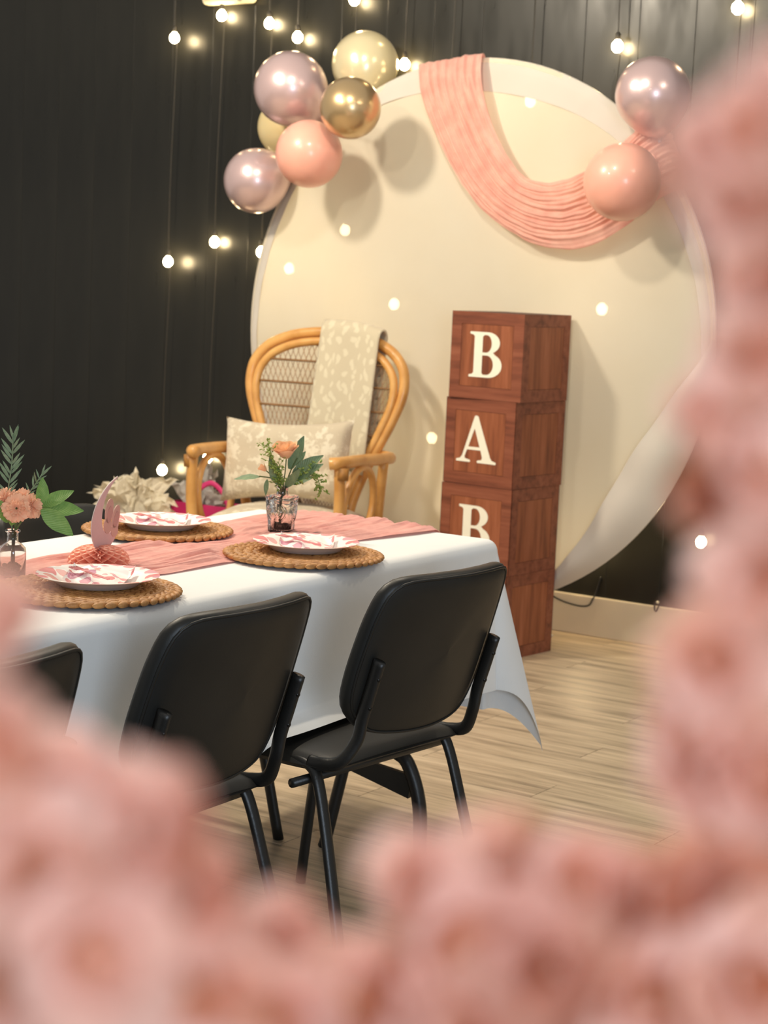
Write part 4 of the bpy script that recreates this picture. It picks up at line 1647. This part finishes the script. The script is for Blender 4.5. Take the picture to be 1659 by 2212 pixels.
PET = [blossom_petal(1, .30, .46), blossom_petal(5, .12, .50), blossom_petal(9, .62, .40)]
cen = MB().ell((0, 0, .05), (.10, .10, .08), None, 8, 5)
rnd = random.Random(21)
for q in range(12):
    a, e_ = rnd.uniform(0, 2 * PI), rnd.uniform(.15, .6)
    tip = Vector((math.cos(a) * math.sin(e_), math.sin(a) * math.sin(e_), math.cos(e_))) * rnd.uniform(.26, .36)
    cen.tube([(0, 0, .05), tip], .010, 4).ell(tip, (.028, .028, .028), None, 5, 4)
ME_CEN = cen.mesh('blossom', M_STAMEN)


def at_depth(px, py, d):
    return Vector((0, 0, CH)) + (CAMF + CAMR * ((px - PW / 2) / CF) - CAMU * ((py - PH / 2) / CF)) * d


BLOSSOMS = [  # across, down, radius (px of the photograph), distance from the camera (m)
    (0, 1345, 112, .30), (-45, 1570, 165, .30), (130, 1690, 160, .31), (345, 1800, 182, .31), (70, 1870, 190, .30), (418, 1935, 165, .32), (190, 2060, 200, .30),
    (-10, 2120, 190, .31), (430, 2130, 170, .32), (622, 2010, 112, .34), (600, 2190, 170, .33), (790, 2150, 170, .34), (882, 1880, 135, .34), (1065, 1905, 150, .35),
    (1225, 1885, 135, .35), (1375, 1960, 145, .35), (975, 2060, 175, .34), (1180, 2090, 185, .34), (1400, 2150, 175, .34), (1000, 2250, 170, .33), (1570, 1930, 175, .35),
    (1620, 2120, 180, .34), (1470, 1560, 150, .34), (1520, 1660, 135, .34), (1650, 1690, 160, .34), (1540, 1420, 145, .33), (1650, 1240, 145, .33), (1545, 1080, 105, .34), (1640, 1040, 130, .33),
    (1590, 890, 135, .34), (1500, 895, 85, .33), (1640, 770, 140, .33), (1650, 600, 125, .31), (1605, 450, 125, .29), (1495, 330, 105, .28), (1610, 290, 120, .28), (1685, 180, 85, .28)]
PATHPX = [(-60, 1400, .34), (-20, 1650, .35), (120, 1880, .36), (300, 2020, .37), (620, 2140, .38), (900, 2040, .39), (1200, 2040, .39), (1450, 2040, .39), (1600, 1900, .385), (1620, 1600, .375), (1650, 1300, .37),
          (1640, 1000, .37), (1670, 700, .365), (1660, 420, .34), (1720, 150, .33), (1800, -150, .33)]
fg = thing('flower_garland', 'garland of pink artificial blossoms close to the camera, out of focus', 'flower garland', (0, 0, 0))
vp = [at_depth(p[0], p[1], p[2] * .84) for p in PATHPX]
low = vp[0] + CAMR * -.02
vine = [Vector((low.x, low.y, 0)), Vector((low.x, low.y, .5)), Vector((low.x, low.y, low.z - .10))] + vp
MB().tube(spline(vine, 6), .0022, 6).build('vine', M_VINE, fg)


def blossom(pos, r, n_out, facing, seed):
    rnd = random.Random(seed)
    q = facing.to_track_quat('Z', 'Y').to_matrix().to_4x4()
    M = Matrix.Translation(pos) @ q @ Matrix.Rotation(rnd.uniform(0, 6.3), 4, 'Z') @ Matrix.Scale(r, 4)
    b = inst(ME_CEN, 'blossom', fg, M)
    for k in range(n_out):
        inst(PET[0 if k % 2 else 1], 'petal', b, Matrix.Rotation(2 * PI * k / n_out + rnd.uniform(-.15, .15), 4, 'Z') @ Matrix.Rotation(rnd.uniform(.05, .35), 4, 'X') @ Matrix.Scale(rnd.uniform(.9, 1.08), 4))
    for k in range(4):
        inst(PET[2], 'petal', b, Matrix.Rotation(2 * PI * k / 4 + rnd.uniform(-.2, .2) + .5, 4, 'Z') @ Matrix.Rotation(rnd.uniform(.35, .6), 4, 'X') @ Matrix.Scale(rnd.uniform(.6, .72), 4))


for i, (px, py, rp, d) in enumerate(BLOSSOMS):
    rnd = random.Random(i + 40)
    face = (-CAMF + CAMR * rnd.uniform(-.55, .55) + CAMU * rnd.uniform(-.3, .6)).normalized()
    d *= .80
    blossom(at_depth(px, py, d), 1.12 * rp * d / CF, 6, face, i)
    if rp > 100:                                  # a second blossom deeper in the bunch
        face = (-CAMF + CAMR * rnd.uniform(-.8, .8) + CAMU * rnd.uniform(-.6, .8)).normalized()
        ins = (1 if px < 800 else (-1 if py > 1700 else -1))
        blossom(at_depth(px + (rnd.uniform(-70, 20) if px < 700 else (rnd.uniform(0, 60) if px > 1450 else rnd.uniform(-50, 50))), py + (rnd.uniform(20, 90) if py > 1500 else rnd.uniform(-40, 40)), d + .022), rp * 1.05 * (d + .02) / CF, 5, face, i + 200)
